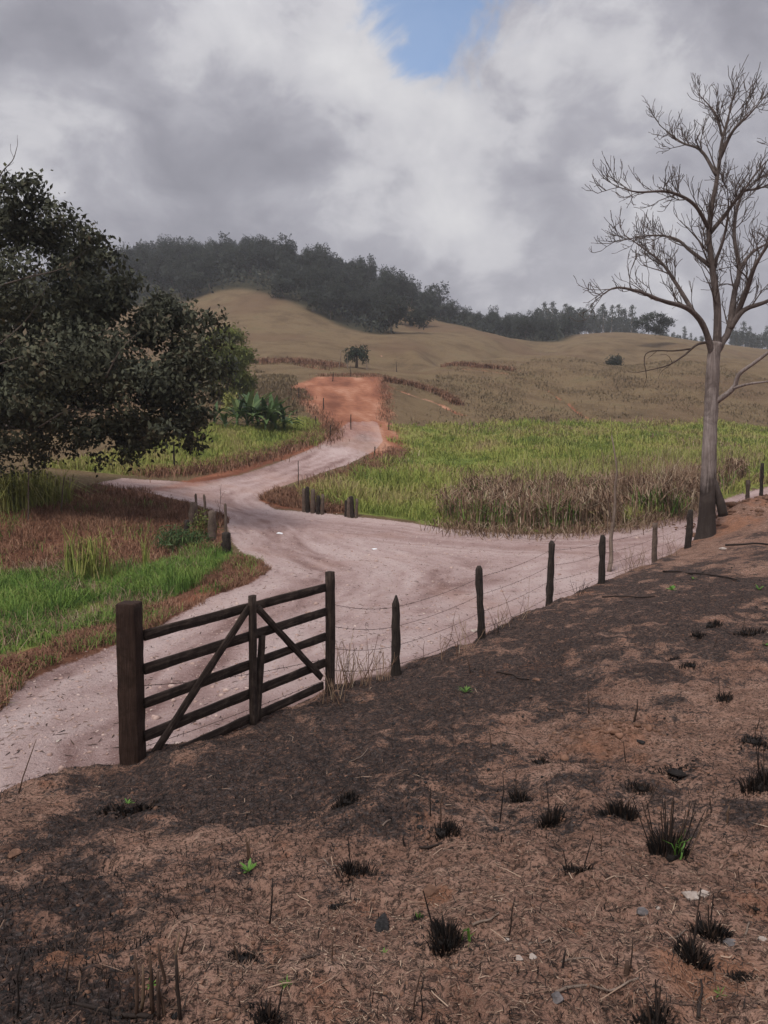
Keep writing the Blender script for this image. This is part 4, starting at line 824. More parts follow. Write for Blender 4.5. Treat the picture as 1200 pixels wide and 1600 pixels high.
# singles
def on(px, py, d):
    q = W(px, py, d); q[2] = ground(q[0:1], q[1:2])[0]; return q
b_ = on(1022, 535, 238); H = F / 238
leafy('spreading_tree', b_, [(W(1022, 497, 238), (4.2, 3.5, 1.5)), (W(1005, 506, 237), (2.6, 2.6, 1.2)), (W(1040, 503, 239), (2.8, 2.6, 1.3)), (W(1018, 512, 236), (3.0, 2.5, 1.1)), (W(1032, 515, 239), (2.2, 2, 1.0))], 800, 6, .6, M['forest'], 'lone spreading dark tree on the grassy crest left of the bare tree', trunk_r=.25, clr=.4, nb=20)
b_ = on(960, 562, 182); leafy('round_bush', b_, [(b_ + [0, 0, 1.7], (1.8, 1.8, 1.7)), (b_ + [.7, 0, 1.2], (1.2, 1.2, 1.2)), (b_ + [-.6, 0, 1.3], (1.2, 1.2, 1.3))], 300, 6, .45, M['forest'], 'round dark bush on the brown slope left of the bare tree', 'bush', .1, clr=.3, nb=5)
for px, py, d, h, cw, lab in [(650, 515, 222, 7.5, 6.5, 'dark rounded tree standing alone on the strip of grass beside the wood'), (662, 496, 262, 6.5, 7, 'flat topped tree at the edge of the hill wood above the grass strip'), (672, 500, 262, 8, 6, 'airy tree rising above the low end of the hill wood'), (632, 490, 258, 7, 6, 'dark tree at the top of the grass strip on the hill')]:
    small_tree('hill_tree', lab, on(px, py, d), h, cw, 260, 6, .6, M['forest'], 5, z0=.2, trunk=.2)
# palm and grey shrubs
b_ = on(557, 578, 130); e = empty('palm_tree', b_, 'small palm with drooping fronds at the foot of the grassy hill', 'palm'); mb = MB(); mb.tube([[0, 0, -.3], [.05, 0, 1.2], [0, 0, 2.4]], [.26, .22, .2], 8); mb.build('trunk', M['treebark'], e)
for k in range(30):
    a = k * 2.4; el = rng.uniform(.1, 1.3); pts = [np.array([0, 0, 2.4])]; d = np.array([math.cos(a) * math.cos(el), math.sin(a) * math.cos(el), math.sin(el)])
    for s in range(8): pts.append(pts[-1] + d * .32); d = d + [0, 0, -.27]; d /= np.linalg.norm(d)
    pts = np.array(pts); mb = MB(); mb.tube(pts, np.linspace(.04, .012, 9), 4, cap=False, tint=.5); q = np.repeat(smooth_line(pts, 26), 2, 0); Vv, T, tt = leaves(q, .6, .22, 1.3); mb.add(Vv, None, T, tt); mb.build('frond', M['palm'], e)
for px, py, d, h, lab, mt in [(530, 578, 128, 3.2, 'grey leafless shrub just left of the small palm', 'paletwig'), (543, 579, 127, 2.6, 'pale twiggy shrub against the palm trunk', 'paletwig'), (573, 580, 127, 2.0, 'low grey shrub just right of the small palm', 'paletwig'), (620, 578, 130, 1.9, 'small dark bare shrub right of the palm at the hill foot', 'twig'), (548, 590, 112, 1.7, 'thin bare shrub on the grass above the red slope', 'twig')]:
    sapling(on(px, py, d), h, lab, mt, .1, 'bare_shrub', 'shrub', 3, 1.6, h * .45)
# bamboo clump
b_ = on(360, 628, 76); lobes = [(W(355, 545, 76), (2.2, 2, 1.9)), (W(372, 565, 76), (1.7, 1.7, 2.0)), (W(345, 585, 75.5), (2.0, 1.8, 2.2)), (W(378, 590, 76), (1.2, 1.4, 2.0)), (W(355, 525, 76.5), (1.5, 1.5, .9)), (W(330, 550, 77), (1.6, 1.5, 1.8)), (W(365, 610, 75.5), (1.5, 1.4, 1.0))]
leafy('bamboo_clump', b_, lobes, 3600, 8, .36, M['bamboo'], 'bright green feathery bamboo clump behind the big leafy tree', 'bamboo', .12, clr=.3, aspect=.25, droop=.9, nb=30, crown='foliage')
b_ = on(358, 640, 68); leafy('yellow_bush', b_, [(b_ + [0, 0, 1.1], (.6, .6, .9))], 90, 6, .22, M['cane'], 'small yellowish bush at the foot of the bamboo', 'bush', .05, clr=.15, nb=4)
# banana plants
def banana(px, py, d, h, n, label, mat='banana'):
    h *= 1.15; b_ = on(px, py, d); e = empty('banana_plant', b_, label, 'banana plant', 'banana plants beside the track'); mb = MB(); mb.tube([[0, 0, -.2], [rng.normal(0, .05), 0, h * .15], [rng.normal(0, .1), 0, h * .28]], [.13, .11, .07], 7, tint=.6); mb.build('stem', M[mat], e, True)
    for k in range(n + 5):
        a = k * 2.4 + rng.normal(0, .3); el = rng.uniform(.6, 1.45); dr = np.array([math.cos(a) * math.cos(el), math.sin(a) * math.cos(el), math.sin(el)]); pts = [np.array([0, 0, h * rng.uniform(.12, .28)])]; L = h * rng.uniform(.6, .85)
        for s in range(9): pts.append(pts[-1] + dr * L / 9); dr = dr + [0, 0, -.15]; dr /= np.linalg.norm(dr)
        pts = np.array(pts); side = np.cross(dr, [0, 0, 1.]); side /= np.linalg.norm(side) + 1e-9
        wv = np.array([.03, .03, .10, .16, .19, .19, .18, .14, .09, .02]) * h / 3.0; Vv = []
        for q, w_ in zip(pts, wv): Vv += [q - side * w_ + [0, 0, .35 * w_ * rng.uniform(.4, 1.6)], q, q + side * w_ + [0, 0, .35 * w_ * rng.uniform(.4, 1.6)]]
        Qq = [[3 * s + j, 3 * s + j + 1, 3 * s + j + 4, 3 * s + j + 3] for s in range(9) for j in range(2)]
        mb = MB(); mb.add(Vv, Qq, None, rng.random()); mb.build('leaf', M[mat], e)
for px, py, d, h, n, lab in [(372, 672, 62, 2.6, 8, 'banana plant with torn leaves, leftmost of the dark clump'), (388, 672, 62, 3.0, 9, 'tall banana plant in the middle of the clump beside the track'), (402, 673, 62.5, 3.2, 9, 'tallest banana plant of the clump'), (416, 672, 62, 3.0, 9, 'banana plant with upright leaves right of the tallest one'), (430, 671, 62.5, 2.8, 8, 'banana plant next to the rightmost one'), (444, 669, 63, 2.5, 8, 'rightmost banana plant of the clump'), (395, 665, 65, 2.8, 8, 'banana plant behind the clump, left one'), (425, 663, 65, 2.9, 8, 'banana plant behind the clump, right one'), (335, 668, 60, 2.1, 7, 'small pale green banana plant under the leafy tree branches'), (352, 676, 59, 1.7, 6, 'short banana plant between the leafy tree and the clump')]: banana(px, py, d, h, n, lab)

# ------------------------------------------------------------------ left bank plants
def clump(px, py, h, n, wd, rad, mat, label, name='tall_grass_clump', cat='grass clump', lean=.3, droop=.8, lo=8):
    g = ghit(px, py, lo); a = rng.random(n) * 6.28; r = rad * rng.random(n) ** .6; x = np.cos(a) * r; y = np.sin(a) * r; z = ground(g[0] + x, g[1] + y) - g[2] - .03
    Vv, T, tt = blades(np.c_[x, y, z], h * rng.uniform(.5, 1.1, n), wd, lean, droop); mb = MB(); mb.add(Vv, None, T, tt); o = mb.build(name, M[mat]); o.location = tuple(g); return tag(o, label, cat)
clump(145, 905, 1.9, 130, .026, .45, 'fieldgrass', 'broad clump of tall green grass on the gully edge')
clump(110, 902, 1.8, 34, .028, .14, 'fieldgrass', 'narrow upright tuft of tall grass left of the broad clump', lean=.12, droop=.3)
clump(228, 890, 1.3, 18, .028, .12, 'fieldgrass', 'small thin tuft of tall grass nearest the culvert stakes', lean=.12, droop=.3)
clump(200, 935, .6, 60, .02, .4, 'gullygrass', 'low arching grass clump in the lush patch')
b_ = on(20, 775, 33); leafy('dark_bush', b_, [(b_ + [-1.2, .3, .8], (1.3, .8, .9)), (b_ + [.2, .5, .6], (1.0, .8, .7)), (b_ + [-2.6, .5, 1.0], (1.4, .8, 1.0))], 420, 7, .2, M['leaf'], 'dark leafy undergrowth behind the cane at the left edge', 'bush', .05, clr=.2, nb=10)
for px, py, h, lab in [(15, 795, 2.2, 'yellow-green cane clump at the left picture edge'), (50, 790, 2.3, 'yellow-green cane clump under the leafy tree, middle one'), (82, 785, 1.8, 'yellow-green cane clump nearest the track under the leafy tree')]: clump(px, py, h, 150, .05, .8, 'cane', lab, 'cane_clump', 'cane', .5, 1.4, 20)
for px, py, h, n, lab in [(45, 815, 2.0, 1, 'slim leaning stake standing in the reddish bank'), (95, 800, 1.4, 1, 'thin dry stalk before the cane clumps')]:
    g = ghit(px, py, 15); roundpost('stake', g, h, .025, M['greypost'], lab, None, (rng.normal(0, .1), 0), cat='stake', sides=6)
def bush(px, py, h, wd, mat, label, n=160, leaf=.12, name='leafy_shrub', lo=15, per=5, aspect=.3, droop=.9):
    g = ghit(px, py, lo); return leafy(name, g, [(g + [0, 0, h * .55], (wd * .5, wd * .4, h * .45)), (g + [wd * .3, .1, h * .4], (wd * .35, wd * .3, h * .35)), (g + [-wd * .3, -.1, h * .4], (wd * .35, wd * .3, h * .35))], n, per, leaf, M[mat], label, 'shrub', .02, clr=wd * .09, aspect=aspect, droop=droop, nb=8)
bush(318, 838, 1.0, .8, 'bamboo', 'small yellow-green shrub growing between the culvert stakes', 130, .12)
bush(285, 858, .9, 1.3, 'banana', 'blue-green drooping shrub in front of the culvert stakes', 220, .22, aspect=.14)
g = ghit(338, 835, 15); sapling(g, 1.5, 'thin leafy twig rising beside the culvert stakes', 'twig', .012, 'twig_shrub', 'shrub', 2, 2.2, .5)
CG = 'old wooden culvert stakes left of the road'
for px, y0, y1, r, mt, lab in [(299, 824, 784, .13, 'greypost', 'thick grey stake, leftmost of the culvert stakes'), (330, 848, 797, .14, 'greypost', 'broad grey stake in the middle of the left culvert'), (353, 868, 831, .14, 'oldpost', 'short dark stump nearest the road at the left culvert'), (308, 820, 771, .05, 'greypost', 'thin stick rising behind the leftmost culvert stake'), (321, 828, 772, .05, 'greypost', 'thin stick behind the yellow-green culvert shrub'), (353, 832, 786, .05, 'greypost', 'thin leaning stick at the road side of the left culvert'), (290, 838, 812, .1, 'oldpost', 'low rotten stump left of the culvert stakes')]:
    g = ghit(px, y1 if False else y0, 15); h = (y0 - y1) * g[1] / F; roundpost('culvert_stake', g - [0, 0, .05], h + .05, r, M[mt], lab, CG, (rng.normal(.02, .03), 0), 'round', 'stake')
RG = 'wooden stakes at the field corner'
for k, (px, y0, y1, r, lab) in enumerate([(475, 799, 763, .10, 'leftmost stake of the left stake cluster at the field corner'), (481, 800, 760, .09, 'tall second stake of the left stake cluster'), (489, 801, 764, .11, 'broad middle stake of the left stake cluster'), (497, 802, 774, .10, 'short fourth stake of the left stake cluster'), (503, 803, 772, .08, 'rightmost stake of the left stake cluster'), (540, 807, 781, .06, 'leftmost slim stake of the right stake cluster'), (545, 808, 777, .09, 'thick second stake of the right stake cluster'), (551, 808, 775, .10, 'thickest tall stake of the right stake cluster'), (557, 809, 779, .07, 'rightmost stake of the right stake cluster')]):
    g = ghit(px, y0, 15); h = (y0 - y1) * g[1] / F; roundpost('corner_stake', g - [0, 0, .05], h + .05, r, M['greypost' if k % 2 == 0 else 'oldpost'], lab, RG, (rng.normal(0, .05), 0), 'round', 'stake')
for px, y0, y1, r, lab in [(466, 762, 720, .025, 'thin lone stick at the inner bend of the track'), (548, 671, 648, .05, 'dark post in the middle of the red dirt slope'), (516, 682, 664, .05, 'small post at the left edge of the track below the red slope'), (494, 668, 650, .05, 'small post on the grass left of the red slope foot'), (505, 640, 622, .06, 'small post on the left rim of the red slope'), (467, 625, 605, .06, 'small post at the left corner of the red slope'), (607, 672, 660, .05, 'small post at the right foot of the red slope'), (272, 738, 690, .05, 'pale thin post in the left green meadow'), (520, 596, 582, .06, 'dark post at the top of the red slope'), (585, 716, 698, .05, 'dark stub at the bend of the orange verge')]:
    g = ghit(px, y0, 20); h = (y0 - y1) * g[1] / F; roundpost('field_post', g - [0, 0, .05], h + .05, r, M['oldpost'], lab, None, (rng.normal(0, .05), 0), cat='post', sides=6)
# things on the road
def crumple(name, px, py, size, mat, label, cat, flat=.5, lo=5, grp=None, seed=1, el=1.0):
    g = ghit(px, py, lo); n = 26; u = rng.random(n) * 2 - 1; a = rng.random(n) * 6.28; el = 1.9 if mat == 'charcoal' else el; v = np.c_[np.sqrt(1 - u * u) * np.cos(a) * el, np.sqrt(1 - u * u) * np.sin(a), u * flat] * rng.uniform(.75, 1.15, (n, 1)) * size / 2
    import bmesh
    bm = bmesh.new(); [bm.verts.new(q) for q in v]; bmesh.ops.convex_hull(bm, input=bm.verts); bmesh.ops.delete(bm, geom=[q for q in bm.verts if not q.link_faces], context='VERTS')
    bmesh.ops.subdivide_edges(bm, edges=bm.edges, cuts=2, use_grid_fill=True, smooth=.15, fractal=.4, seed=int(px))
    me = bpy.data.meshes.new(name); bm.to_mesh(me); bm.free(); me.materials.append(M[mat]); o = bpy.data.objects.new(name, me); C.objects.link(o); o.location = (g[0], g[1], g[2] + size * flat * .12); o.rotation_euler = (0, 0, rng.random() * 3); return tag(o, label, cat, grp)
crumple('plastic_scrap', 437, 834, .24, 'litterbag', 'crumpled white plastic scrap lying on the road past the gate', 'litter', .4)
crumple('plastic_scrap', 585, 858, .22, 'litterbag', 'flat whitish scrap in the middle of the road junction', 'litter', .2)
crumple('pale_stone', 742, 986, .2, 'whitestone', 'whitish stone at the foot of the leaning fence post', 'stone', .3)
crumple('pale_stone', 92, 1158, .07, 'whitestone', 'small whitish stone on the road left of the gate post', 'stone', .6)

# ------------------------------------------------------------------ burnt bank: tufts, stems, sprouts, stones, sticks
def tuft(px, py, wpx, hpx, label, tall=0, green=0, n=130):
    g = ghit(px, py); s = g[1] / F; R = wpx * s * .55; h = hpx * s * 1.1
    a = rng.random(n) * 6.28; r = R * rng.random(n) ** .6; x = np.cos(a) * r; y = np.sin(a) * r * .8; z = ground(g[0] + x, g[1] + y) - g[2] - .01
    n = n * 2; a = np.r_[a, rng.random(n // 2) * 6.28]; r = np.r_[r, R * rng.random(n // 2) ** .6]; x = np.cos(a) * r; y = np.sin(a) * r * .8; z = ground(g[0] + x, g[1] + y) - g[2] - .01; hh_ = h * rng.uniform(.35, 1.0, n) * (1.1 - .5 * r / R); mb = MB()
    sc_ = np.c_[rng.normal(0, R * .45, 5), rng.normal(0, R * .38, 5)]; pick = rng.integers(0, 5, n); hs_ = rng.uniform(.6, 1.25, 5)
    x = x * .75 + sc_[pick, 0] * .8; y = y * .75 + sc_[pick, 1] * .8; z = ground(g[0] + x, g[1] + y) - g[2] - .01; hh_ = hh_ * hs_[pick]; r = np.minimum(np.hypot(x, y), R)
    Vv, T, tt = blades(np.c_[x, y, z], hh_, np.maximum(.008, R * .11), .55, .1, rng.random(n) * .9, yaw=a, up=.08 + .38 * (r / R)); mb.add(Vv, None, T, tt)
    
    mb.add(ico_v * rng.uniform(.75, 1.25, (12, 1)) * [R * .62, R * .5, h * .2], None, ico_f, .3)
    m2 = 60; P2 = np.c_[rng.normal(0, R * 1.0, m2), rng.normal(0, R * .8, m2)]; lit = strips(np.c_[P2, ground(g[0] + P2[:, 0], g[1] + P2[:, 1]) - g[2]], R * .35 * rng.uniform(.4, 1.2, m2), R * .06, .1 + .5 * rng.random(m2), .006)
    stalks = []
    for k in range((tall + 1) // 2 if tall < 8 else tall):
        q = np.array([rng.normal(0, R * .4), rng.normal(0, R * .3), 0]); d = np.array([q[0] / R * .35 + rng.normal(0, .06), rng.normal(0, .08), 1.]); ms = MB(); ms.tube([q, q + d * h * rng.uniform(1.2, 2.1) * .6, q + d * h * rng.uniform(1.2, 2.1)], [.0035, .003, .002], 4, cap=False, tint=rng.uniform(.5, 1)); stalks.append(ms)
    e = mb.build('burnt_tuft', M['char']); e.location = tuple(g); tag(e, label, 'grass tuft', 'burnt grass tufts on the bank')
    for ms in stalks: ms.build('stalk', M['char'], e)
    ml = MB(); ml.add(lit[0], None, lit[1], lit[2]); o = ml.build('char_litter', M['char'], e); o['kind'] = 'stuff'
    if green:
        Vv, T, tt = blades(np.c_[R * .5 + rng.normal(0, R * .3, green), rng.normal(0, R * .3, green) - R * .3, np.full(green, .0)], h * .9, .009, .5, .4); mb = MB(); mb.add(Vv, None, T, tt); mb.build('green_shoot', M['sprout'], e)
for a in [(700, 1470, 58, 40, 'big bushy black tuft just right of the green-tipped small tuft', 2, 4, 220), (1046, 1335, 52, 42, 'black tuft with many tall brown stalks and green blades at its right', 22, 9, 200), (1076, 1498, 52, 46, 'round black tuft on the orange bare patch', 4, 0, 200), (1112, 1462, 50, 36, 'black tuft up and right of the one on the orange patch', 3, 0, 170), (1155, 1530, 38, 18, 'low black tuft right of the orange bare patch', 0, 0, 110), (972, 1275, 46, 34, 'ragged black tuft with one tall thin stalk', 2, 0, 170), (866, 1284, 38, 28, 'compact black tuft with a curved stalk at its right', 1, 0, 150), (809, 1252, 32, 24, 'small black tuft with a pale straw leaning across it', 1, 0, 130), (1007, 1233, 32, 16, 'small black tuft above the ragged one with a tall stalk', 0, 0, 110), (552, 1362, 44, 28, 'scruffy black tuft in the brown middle of the bank', 1, 0, 140), (1133, 1094, 26, 22, 'small black tuft far up on the right of the bank', 1, 0, 100), (1090, 992, 20, 14, 'tiny black tuft higher up near the fence side', 1, 0, 70), (1113, 978, 26, 12, 'tiny flat black tuft near the right middle of the bank', 0, 0, 70), (1172, 990, 34, 12, 'flat black tuft close to the right picture edge, upper one', 0, 0, 70), (1192, 1232, 36, 46, 'tall black tuft cut by the right picture edge', 5, 0, 160), (1026, 1598, 48, 32, 'black tuft cut by the bottom picture edge', 5, 0, 170), (900, 1362, 40, 22, 'thin grey black tuft with bent pale twig', 3, 0, 90), (385, 1500, 46, 22, 'low spread black tuft right of the burnt stem cluster', 1, 0, 120), (526, 1418, 36, 14, 'flat black tuft left of the charcoal lump', 0, 0, 80), (410, 1592, 50, 30, 'grey black tuft at the bottom edge left of centre', 4, 0, 110), (695, 1300, 48, 22, 'black tuft at the foot of two upright stems', 0, 0, 100), (205, 1270, 84, 14, 'wide flat burnt patch of stubble left below the gate post', 0, 3, 170), (546, 1252, 46, 20, 'dark burnt hummock below the gate', 0, 0, 110), (845, 1192, 30, 16, 'small sooty tuft left of the soil mound', 0, 0, 80), (1175, 1158, 50, 14, 'flat sooty tuft near the right edge below the far stem', 2, 0, 90), (1062, 1206, 66, 10, 'long low sooty patch of stubble right of the soil mound', 0, 0, 130), (1080, 1040, 30, 10, 'small low sooty tuft upslope of the far black tuft', 0, 0, 60), (652, 1437, 20, 14, 'small tuft with green blades beside the big bushy tuft', 0, 5, 60), (1180, 1420, 16, 10, 'tiny black tuft near the right edge below the white stone', 0, 0, 50), (1055, 1030, 22, 10, 'tiny sooty tuft left of the other low tuft', 0, 0, 50)]: tuft(*a)
def stem(px, py, hpx, label, lean=0, r=.007, n=1, spread=0, mat='char', fork=False, name='burnt_stalk', tint=.75):
    g = ghit(px, py); s = g[1] / F; mb = MB(); hold = empty(name, g, label, 'stalk', 'burnt stalks standing on the bank') if n > 1 else None
    r *= .72
    for k in range(n):
        q = np.array([rng.normal(0, spread) if n > 1 else 0, rng.normal(0, spread) if n > 1 else 0, -.03]); h = hpx * s * (rng.uniform(.6, 1.05) if n > 1 else 1); l = lean * s + rng.normal(0, .05) * h
        P = np.array([q, q + [l * .3 + rng.normal(0, .02) * h, 0, h * .35], q + [l * .7 + rng.normal(0, .02) * h, 0, h * .7], q + [l, 0, h]]); mb.tube(P, [r, r * .9, r * .75, r * .5], 6, .12, tint=tint * rng.uniform(.6, 1.3))
        if fork: mb.tube([P[2], P[2] + np.array([.5, 0, .12]) * h, P[2] + np.array([1.2, -.1, .0]) * h, P[2] + np.array([2.2, -.3, -.75]) * h], [r * .6, r * .5, r * .4, r * .25], 4, cap=False, tint=tint)
        if hold: mb.build('shoot', M[mat], hold); mb = MB()
    if hold: return hold
    o = mb.build(name, M[mat]); o.location = tuple(g); return tag(o, label, 'stalk', 'burnt stalks standing on the bank')
stem(255, 1568, 125, 'cluster of thick burnt stems near the bottom left corner', 0, .0085, 9, .055, tint=.9)
for a in [(420, 1442, 88, 'single straight thin burnt stem right of the green sprout', 0, .006), (381, 1345, 55, 'pair of burnt stems over the green sprout', -2, .009, 2, .02), (519, 1500, 52, 'short thin stem right of the low spread tuft', 0, .005), (631, 1322, 26, 'stubby burnt peg in the middle of the bank', -3, .009), (780, 1286, 92, 'tall thin stem left of the tuft with the leaning straw', 2, .006), (672, 1275, 55, 'upright brown stem, left one of two above a tuft', 0, .007), (686, 1290, 62, 'upright brown stem, right one of two above a tuft', 7, .007), (793, 1462, 80, 'thin stem between the big bushy tuft and the pale stones', 8, .005), (878, 1512, 45, 'thin dark stem at the lower right below pale stones', 3, .007), (979, 1522, 38, 'thick charred stub left of the orange bare patch', 0, .014), (987, 1515, 70, 'thin stem beside the thick charred stub', 2, .004), (1135, 1285, 36, 'leaning charred stub upslope of the white stone', 5, .012), (1112, 1270, 35, 'short reddish stem beside the leaning stub', 0, .006), (920, 1115, 48, 'upright thin stem below the fence, middle of the bank', -2, .008), (769, 1168, 38, 'bent forked burnt stem arching over the bank', -8, .010, 1, 0, 'char', True), (25, 1592, 130, 'long thin burnt stem at the bottom left corner', 16, .005), (100, 1530, 60, 'curved thin stem left of the bare orange soil', 10, .005), (280, 1490, 62, 'thin pale-tipped stem right of the stem cluster', 10, .006), (645, 1580, 100, 'thin curved stem at the bottom edge, left one of two', 14, .004), (655, 1592, 90, 'thin reddish stem at the bottom edge, right one of two', 12, .004), (990, 1128, 42, 'burnt tufted stalk standing in front of the soil mound', 2, .016), (978, 1190, 40, 'thin stem right below the soil mound', 2, .006), (362, 1,1,'x') if False else (708, 1240, 36, 'faint thin stem left of the tall thin stem', 0, .004), (940, 1330, 60, 'thin wavy twig left of the tall brown stalks', -6, .004), (1182, 1140, 26, 'forked stem near the right picture edge', 4, .006), (1115, 1010, 22, 'short stem among tiny tufts at the right', 6, .008), (735, 1052, 40, 'slanting twig at the crest right of the pointed post', -8, .010), (612, 1065, 30, 'short twig at the foot of the pointed post', 0, .006), (28, 1240, 95, 'long thin bare stick at the left edge before the road', 36, .009), (1190, 1090, 1, 'x2') if False else (1160, 985, 40, 'thin stem near the right edge above flat tuft', 3, .006)]: stem(*a)
def sprout(px, py, wpx, label, n=9, broad=.25):
    g = ghit(px, py); s = g[1] / F; L = wpx * s * .62; mb = MB()
    for k in range(n):
        a = k * 2.4 + rng.normal(0, .3); el = rng.uniform(.35, 1.1); d = np.array([math.cos(a) * math.cos(el), math.sin(a) * math.cos(el), math.sin(el)]); sd = np.cross(d, [0, 0, 1]); sd /= np.linalg.norm(sd); q = np.zeros(3); l = L * rng.uniform(.6, 1.1); w_ = l * broad; dn = d + [0, 0, -.5]
        Vv = [q, q + d * l * .3 - sd * w_ * .4, q + d * l * .3 + sd * w_ * .4, q + d * l * .6 - sd * w_ * .5 - [0, 0, .04 * l], q + d * l * .6 + sd * w_ * .5 - [0, 0, .04 * l], q + d * l * .6 + dn * l * .4]
        mb.add(Vv, [[1, 2, 4, 3]], [[0, 2, 1], [3, 4, 5]], rng.random())
    o = mb.build('green_sprout', M['sprout']); o.location = tuple(g); return tag(o, label, 'sprout', 'fresh green sprouts on the burnt bank')
for a in [(388, 1362, 42, 'bright green sprout at the foot of two burnt stems', 10, .22), (728, 1082, 28, 'small grassy green tuft midway up the bank', 22, .10), (1050, 922, 18, 'round leaved green sprout high on the burnt bank', 8, .6), (1186, 922, 20, 'upright green sprout near the right edge high on the bank', 9, .2), (1196, 1008, 14, 'green sprout cut by the right picture edge', 6, .5), (237, 1540, 26, 'small green sprout at the stem cluster near the bottom left', 7, .25), (200, 1256, 22, 'green sprout in the flat burnt patch below the gate post', 7, .2), (1083, 905, 12, 'tiny green sprout beside the long fallen branch', 5, .3), (448, 1540, 30, 'fine dull green seedling at the lower left of centre', 14, .08), (600, 1490, 22, 'faint yellow-green seedling left of the bushy tuft', 7, .12), (1125, 1555, 34, 'pale green shoots at the bottom right on bare soil', 8, .08)]: sprout(*a)
for a in [('pale_stone', 1083, 1402, .095, 'whitestone', 'large flat white stone near the right side of the bank', 'stone', .35), ('pale_stone', 1100, 1398, .06, 'whitestone', 'white stone chip against the large flat white stone', 'stone', .4), ('pale_stone', 1028, 1420, .022, 'whitestone', 'small white pebble left of the large flat white stone', 'stone', .7), ('pale_stone', 811, 1498, .026, 'whitestone', 'pale pebble below the thin stem, left of two pale ones', 'stone', .6), ('pale_stone', 832, 1496, .028, 'whitestone', 'pale pebble below the thin stem, right of two pale ones', 'stone', .6), ('pale_stone', 793, 1470, .026, 'whitestone', 'pinkish pebble at the foot of the thin stem', 'stone', .6), ('pale_stone', 1190, 1468, .035, 'whitestone', 'white chip at the right picture edge', 'stone', .6), ('grey_stone', 1003, 1426, .05, 'greystone', 'dark grey stone left of the small white pebble', 'stone', .6), ('grey_stone', 870, 1562, .045, 'greystone', 'grey stone at the lower right below the thick stub', 'stone', .7), ('grey_stone', 1140, 1474, .055, 'greystone', 'long grey stone leaning right of the upper black tuft', 'stone', .4), ('charcoal_lump', 597, 1447, .075, 'charcoal', 'big black charcoal lump in the lower middle', 'charcoal', .5), ('charcoal_lump', 774, 1296, .04, 'charcoal', 'small black charcoal lump below the tall thin stem', 'charcoal', .5), ('soil_clod', 673, 1393, .075, 'clod', 'orange soil clod above the big bushy tuft', 'clod', .5), ('soil_clod', 22, 1335, .09, 'clod', 'orange soil clod at the left picture edge', 'clod', .6), ('pale_stone', 838, 1062, .12, 'clod', 'reddish flat stone high on the sooty ground', 'stone', .3), ('pale_stone', 1130, 858, .25, 'whitestone', 'tiny white scrap near the foot of the bare tree', 'stone', .4), ('soil_clod', 945, 1180, .07, 'clod', 'crumbly clod below the soil mound', 'clod', .6), ('soil_clod', 1000, 1160, .05, 'charcoal', 'burnt black root lump at the right of the soil mound', 'root', .8), ('soil_clod', 935, 1190, .05, 'clod', 'small clod rolled left below the soil mound', 'clod', .7)]:
    o = crumple(*a, lo=1.3)
def stick(p0, p1, r, label, mat='char', tint=.7, bow=.02, cat='stick'):
    a = ghit(*p0); c = ghit(*p1); n = 9; t_ = np.linspace(0, 1, n)[:, None]; P = a + (c - a) * t_; L = np.linalg.norm(c - a); P[:, :2] += np.c_[np.sin(t_ * 3.1), np.sin(t_ * 5)] * L * bow + np.cumsum(rng.normal(0, .006, (n, 2)), 0) * L; P[:, 2] = np.maximum(ground(P[:, 0], P[:, 1]), P[:, 2] * .3 + ground(P[:, 0], P[:, 1]) * .7) + r * .8
    mb = MB(); mb.tube(P - a, np.linspace(r, r * .6, n), 6, .15, tint=tint); o = mb.build('fallen_stick', M[mat]); o.location = tuple(a); return tag(o, label, cat, 'sticks lying on the burnt bank')
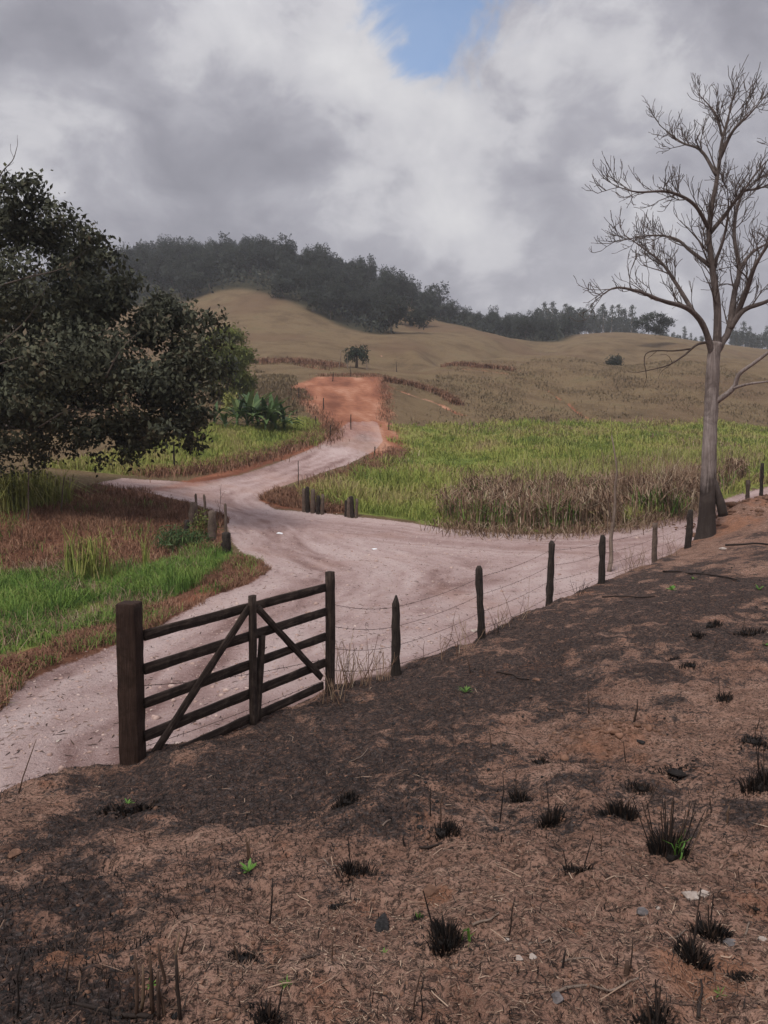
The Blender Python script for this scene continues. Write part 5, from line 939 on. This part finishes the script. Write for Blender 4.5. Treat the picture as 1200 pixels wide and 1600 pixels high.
for a in [((942, 934), (1025, 932), .018, 'dark straight stick lying right of the blackened post'), ((1036, 894), (1146, 908), .026, 'long dark fallen branch high on the burnt bank'), ((1135, 853), (1210, 851), .035, 'dark log lying at the right edge near the bare tree'), ((776, 1052), (825, 1062), .016, 'short dark stick below the leaning fence post'), ((655, 1325), (690, 1318), .008, 'short curved black stick right of the stubby peg'), ((810, 1236), (796, 1275), .004, 'pale straw leaning on the small black tuft', 'paletwig'), ((868, 1552), (997, 1530), .005, 'long pale curved twig below the thick charred stub', 'paletwig'), ((738, 1448), (780, 1428), .006, 'thin brown twig right of the big bushy tuft', 'paletwig'), ((598, 1292), (612, 1282), .006, 'short broad pale straw in the middle of the bank', 'paletwig'), ((877, 1505), (922, 1498), .004, 'pale twig right of the thin dark stem', 'paletwig'), ((826, 1478), (865, 1464), .004, 'pale straw right of the pale pebbles', 'paletwig'), ((1045, 1468), (1075, 1452), .004, 'pale straw left of the round black tuft', 'paletwig'), ((1165, 1462), (1174, 1440), .004, 'bent pale straw near the right edge', 'paletwig'), ((545, 1192), (575, 1170), .006, 'pale stalk lying on the sooty ground below the gate', 'paletwig'), ((640, 1182), (690, 1250), .004, 'thin dark twig below the forked stem') if False else ((855, 1105), (870, 1112), .012, 'short brown chip on the upper bank', 'twig'), ((1090, 1590), (1095, 1530), .006, 'forked dark twig on the bare soil at the bottom right'), ((470, 1500), (500, 1492), .005, 'brown twig left of the short thin stem', 'twig'), ((240, 1592), (70, 1580), .008, 'burnt grey stick at the bottom left corner'), ((365, 1,), (1, 1), .1, 'x') if False else ((505, 1342), (540, 1368), .004, 'thin pale twig touching the scruffy black tuft', 'paletwig')]: stick(*a)

# ------------------------------------------------------------------ air
HAZE = 0.0004
zlo, zhi = float(Z.min()) - 1.5, float(Z.max()) + 25
mb = MB(); hx = 905.0
hv_ = np.array([[a, c, z] for z in (zlo, zhi) for a, c in ((-hx, -hx), (hx, -hx), (hx, hx), (-hx, hx))])
mb.add(hv_, [[3, 2, 1, 0], [4, 5, 6, 7], [0, 1, 5, 4], [1, 2, 6, 5], [2, 3, 7, 6], [3, 0, 4, 7]])
m, t, b = material('air'); t.n.remove(b); pv = t.new('ShaderNodeVolumePrincipled'); pv.inputs['Color'].default_value = (.86, .90, .97, 1); pv.inputs['Density'].default_value = HAZE; pv.inputs['Anisotropy'].default_value = .2
t.l.new(pv.outputs[0], t.n['Material Output'].inputs['Volume'])
if HAZE > 0: o = mb.build('haze', m); o['kind'] = 'stuff'
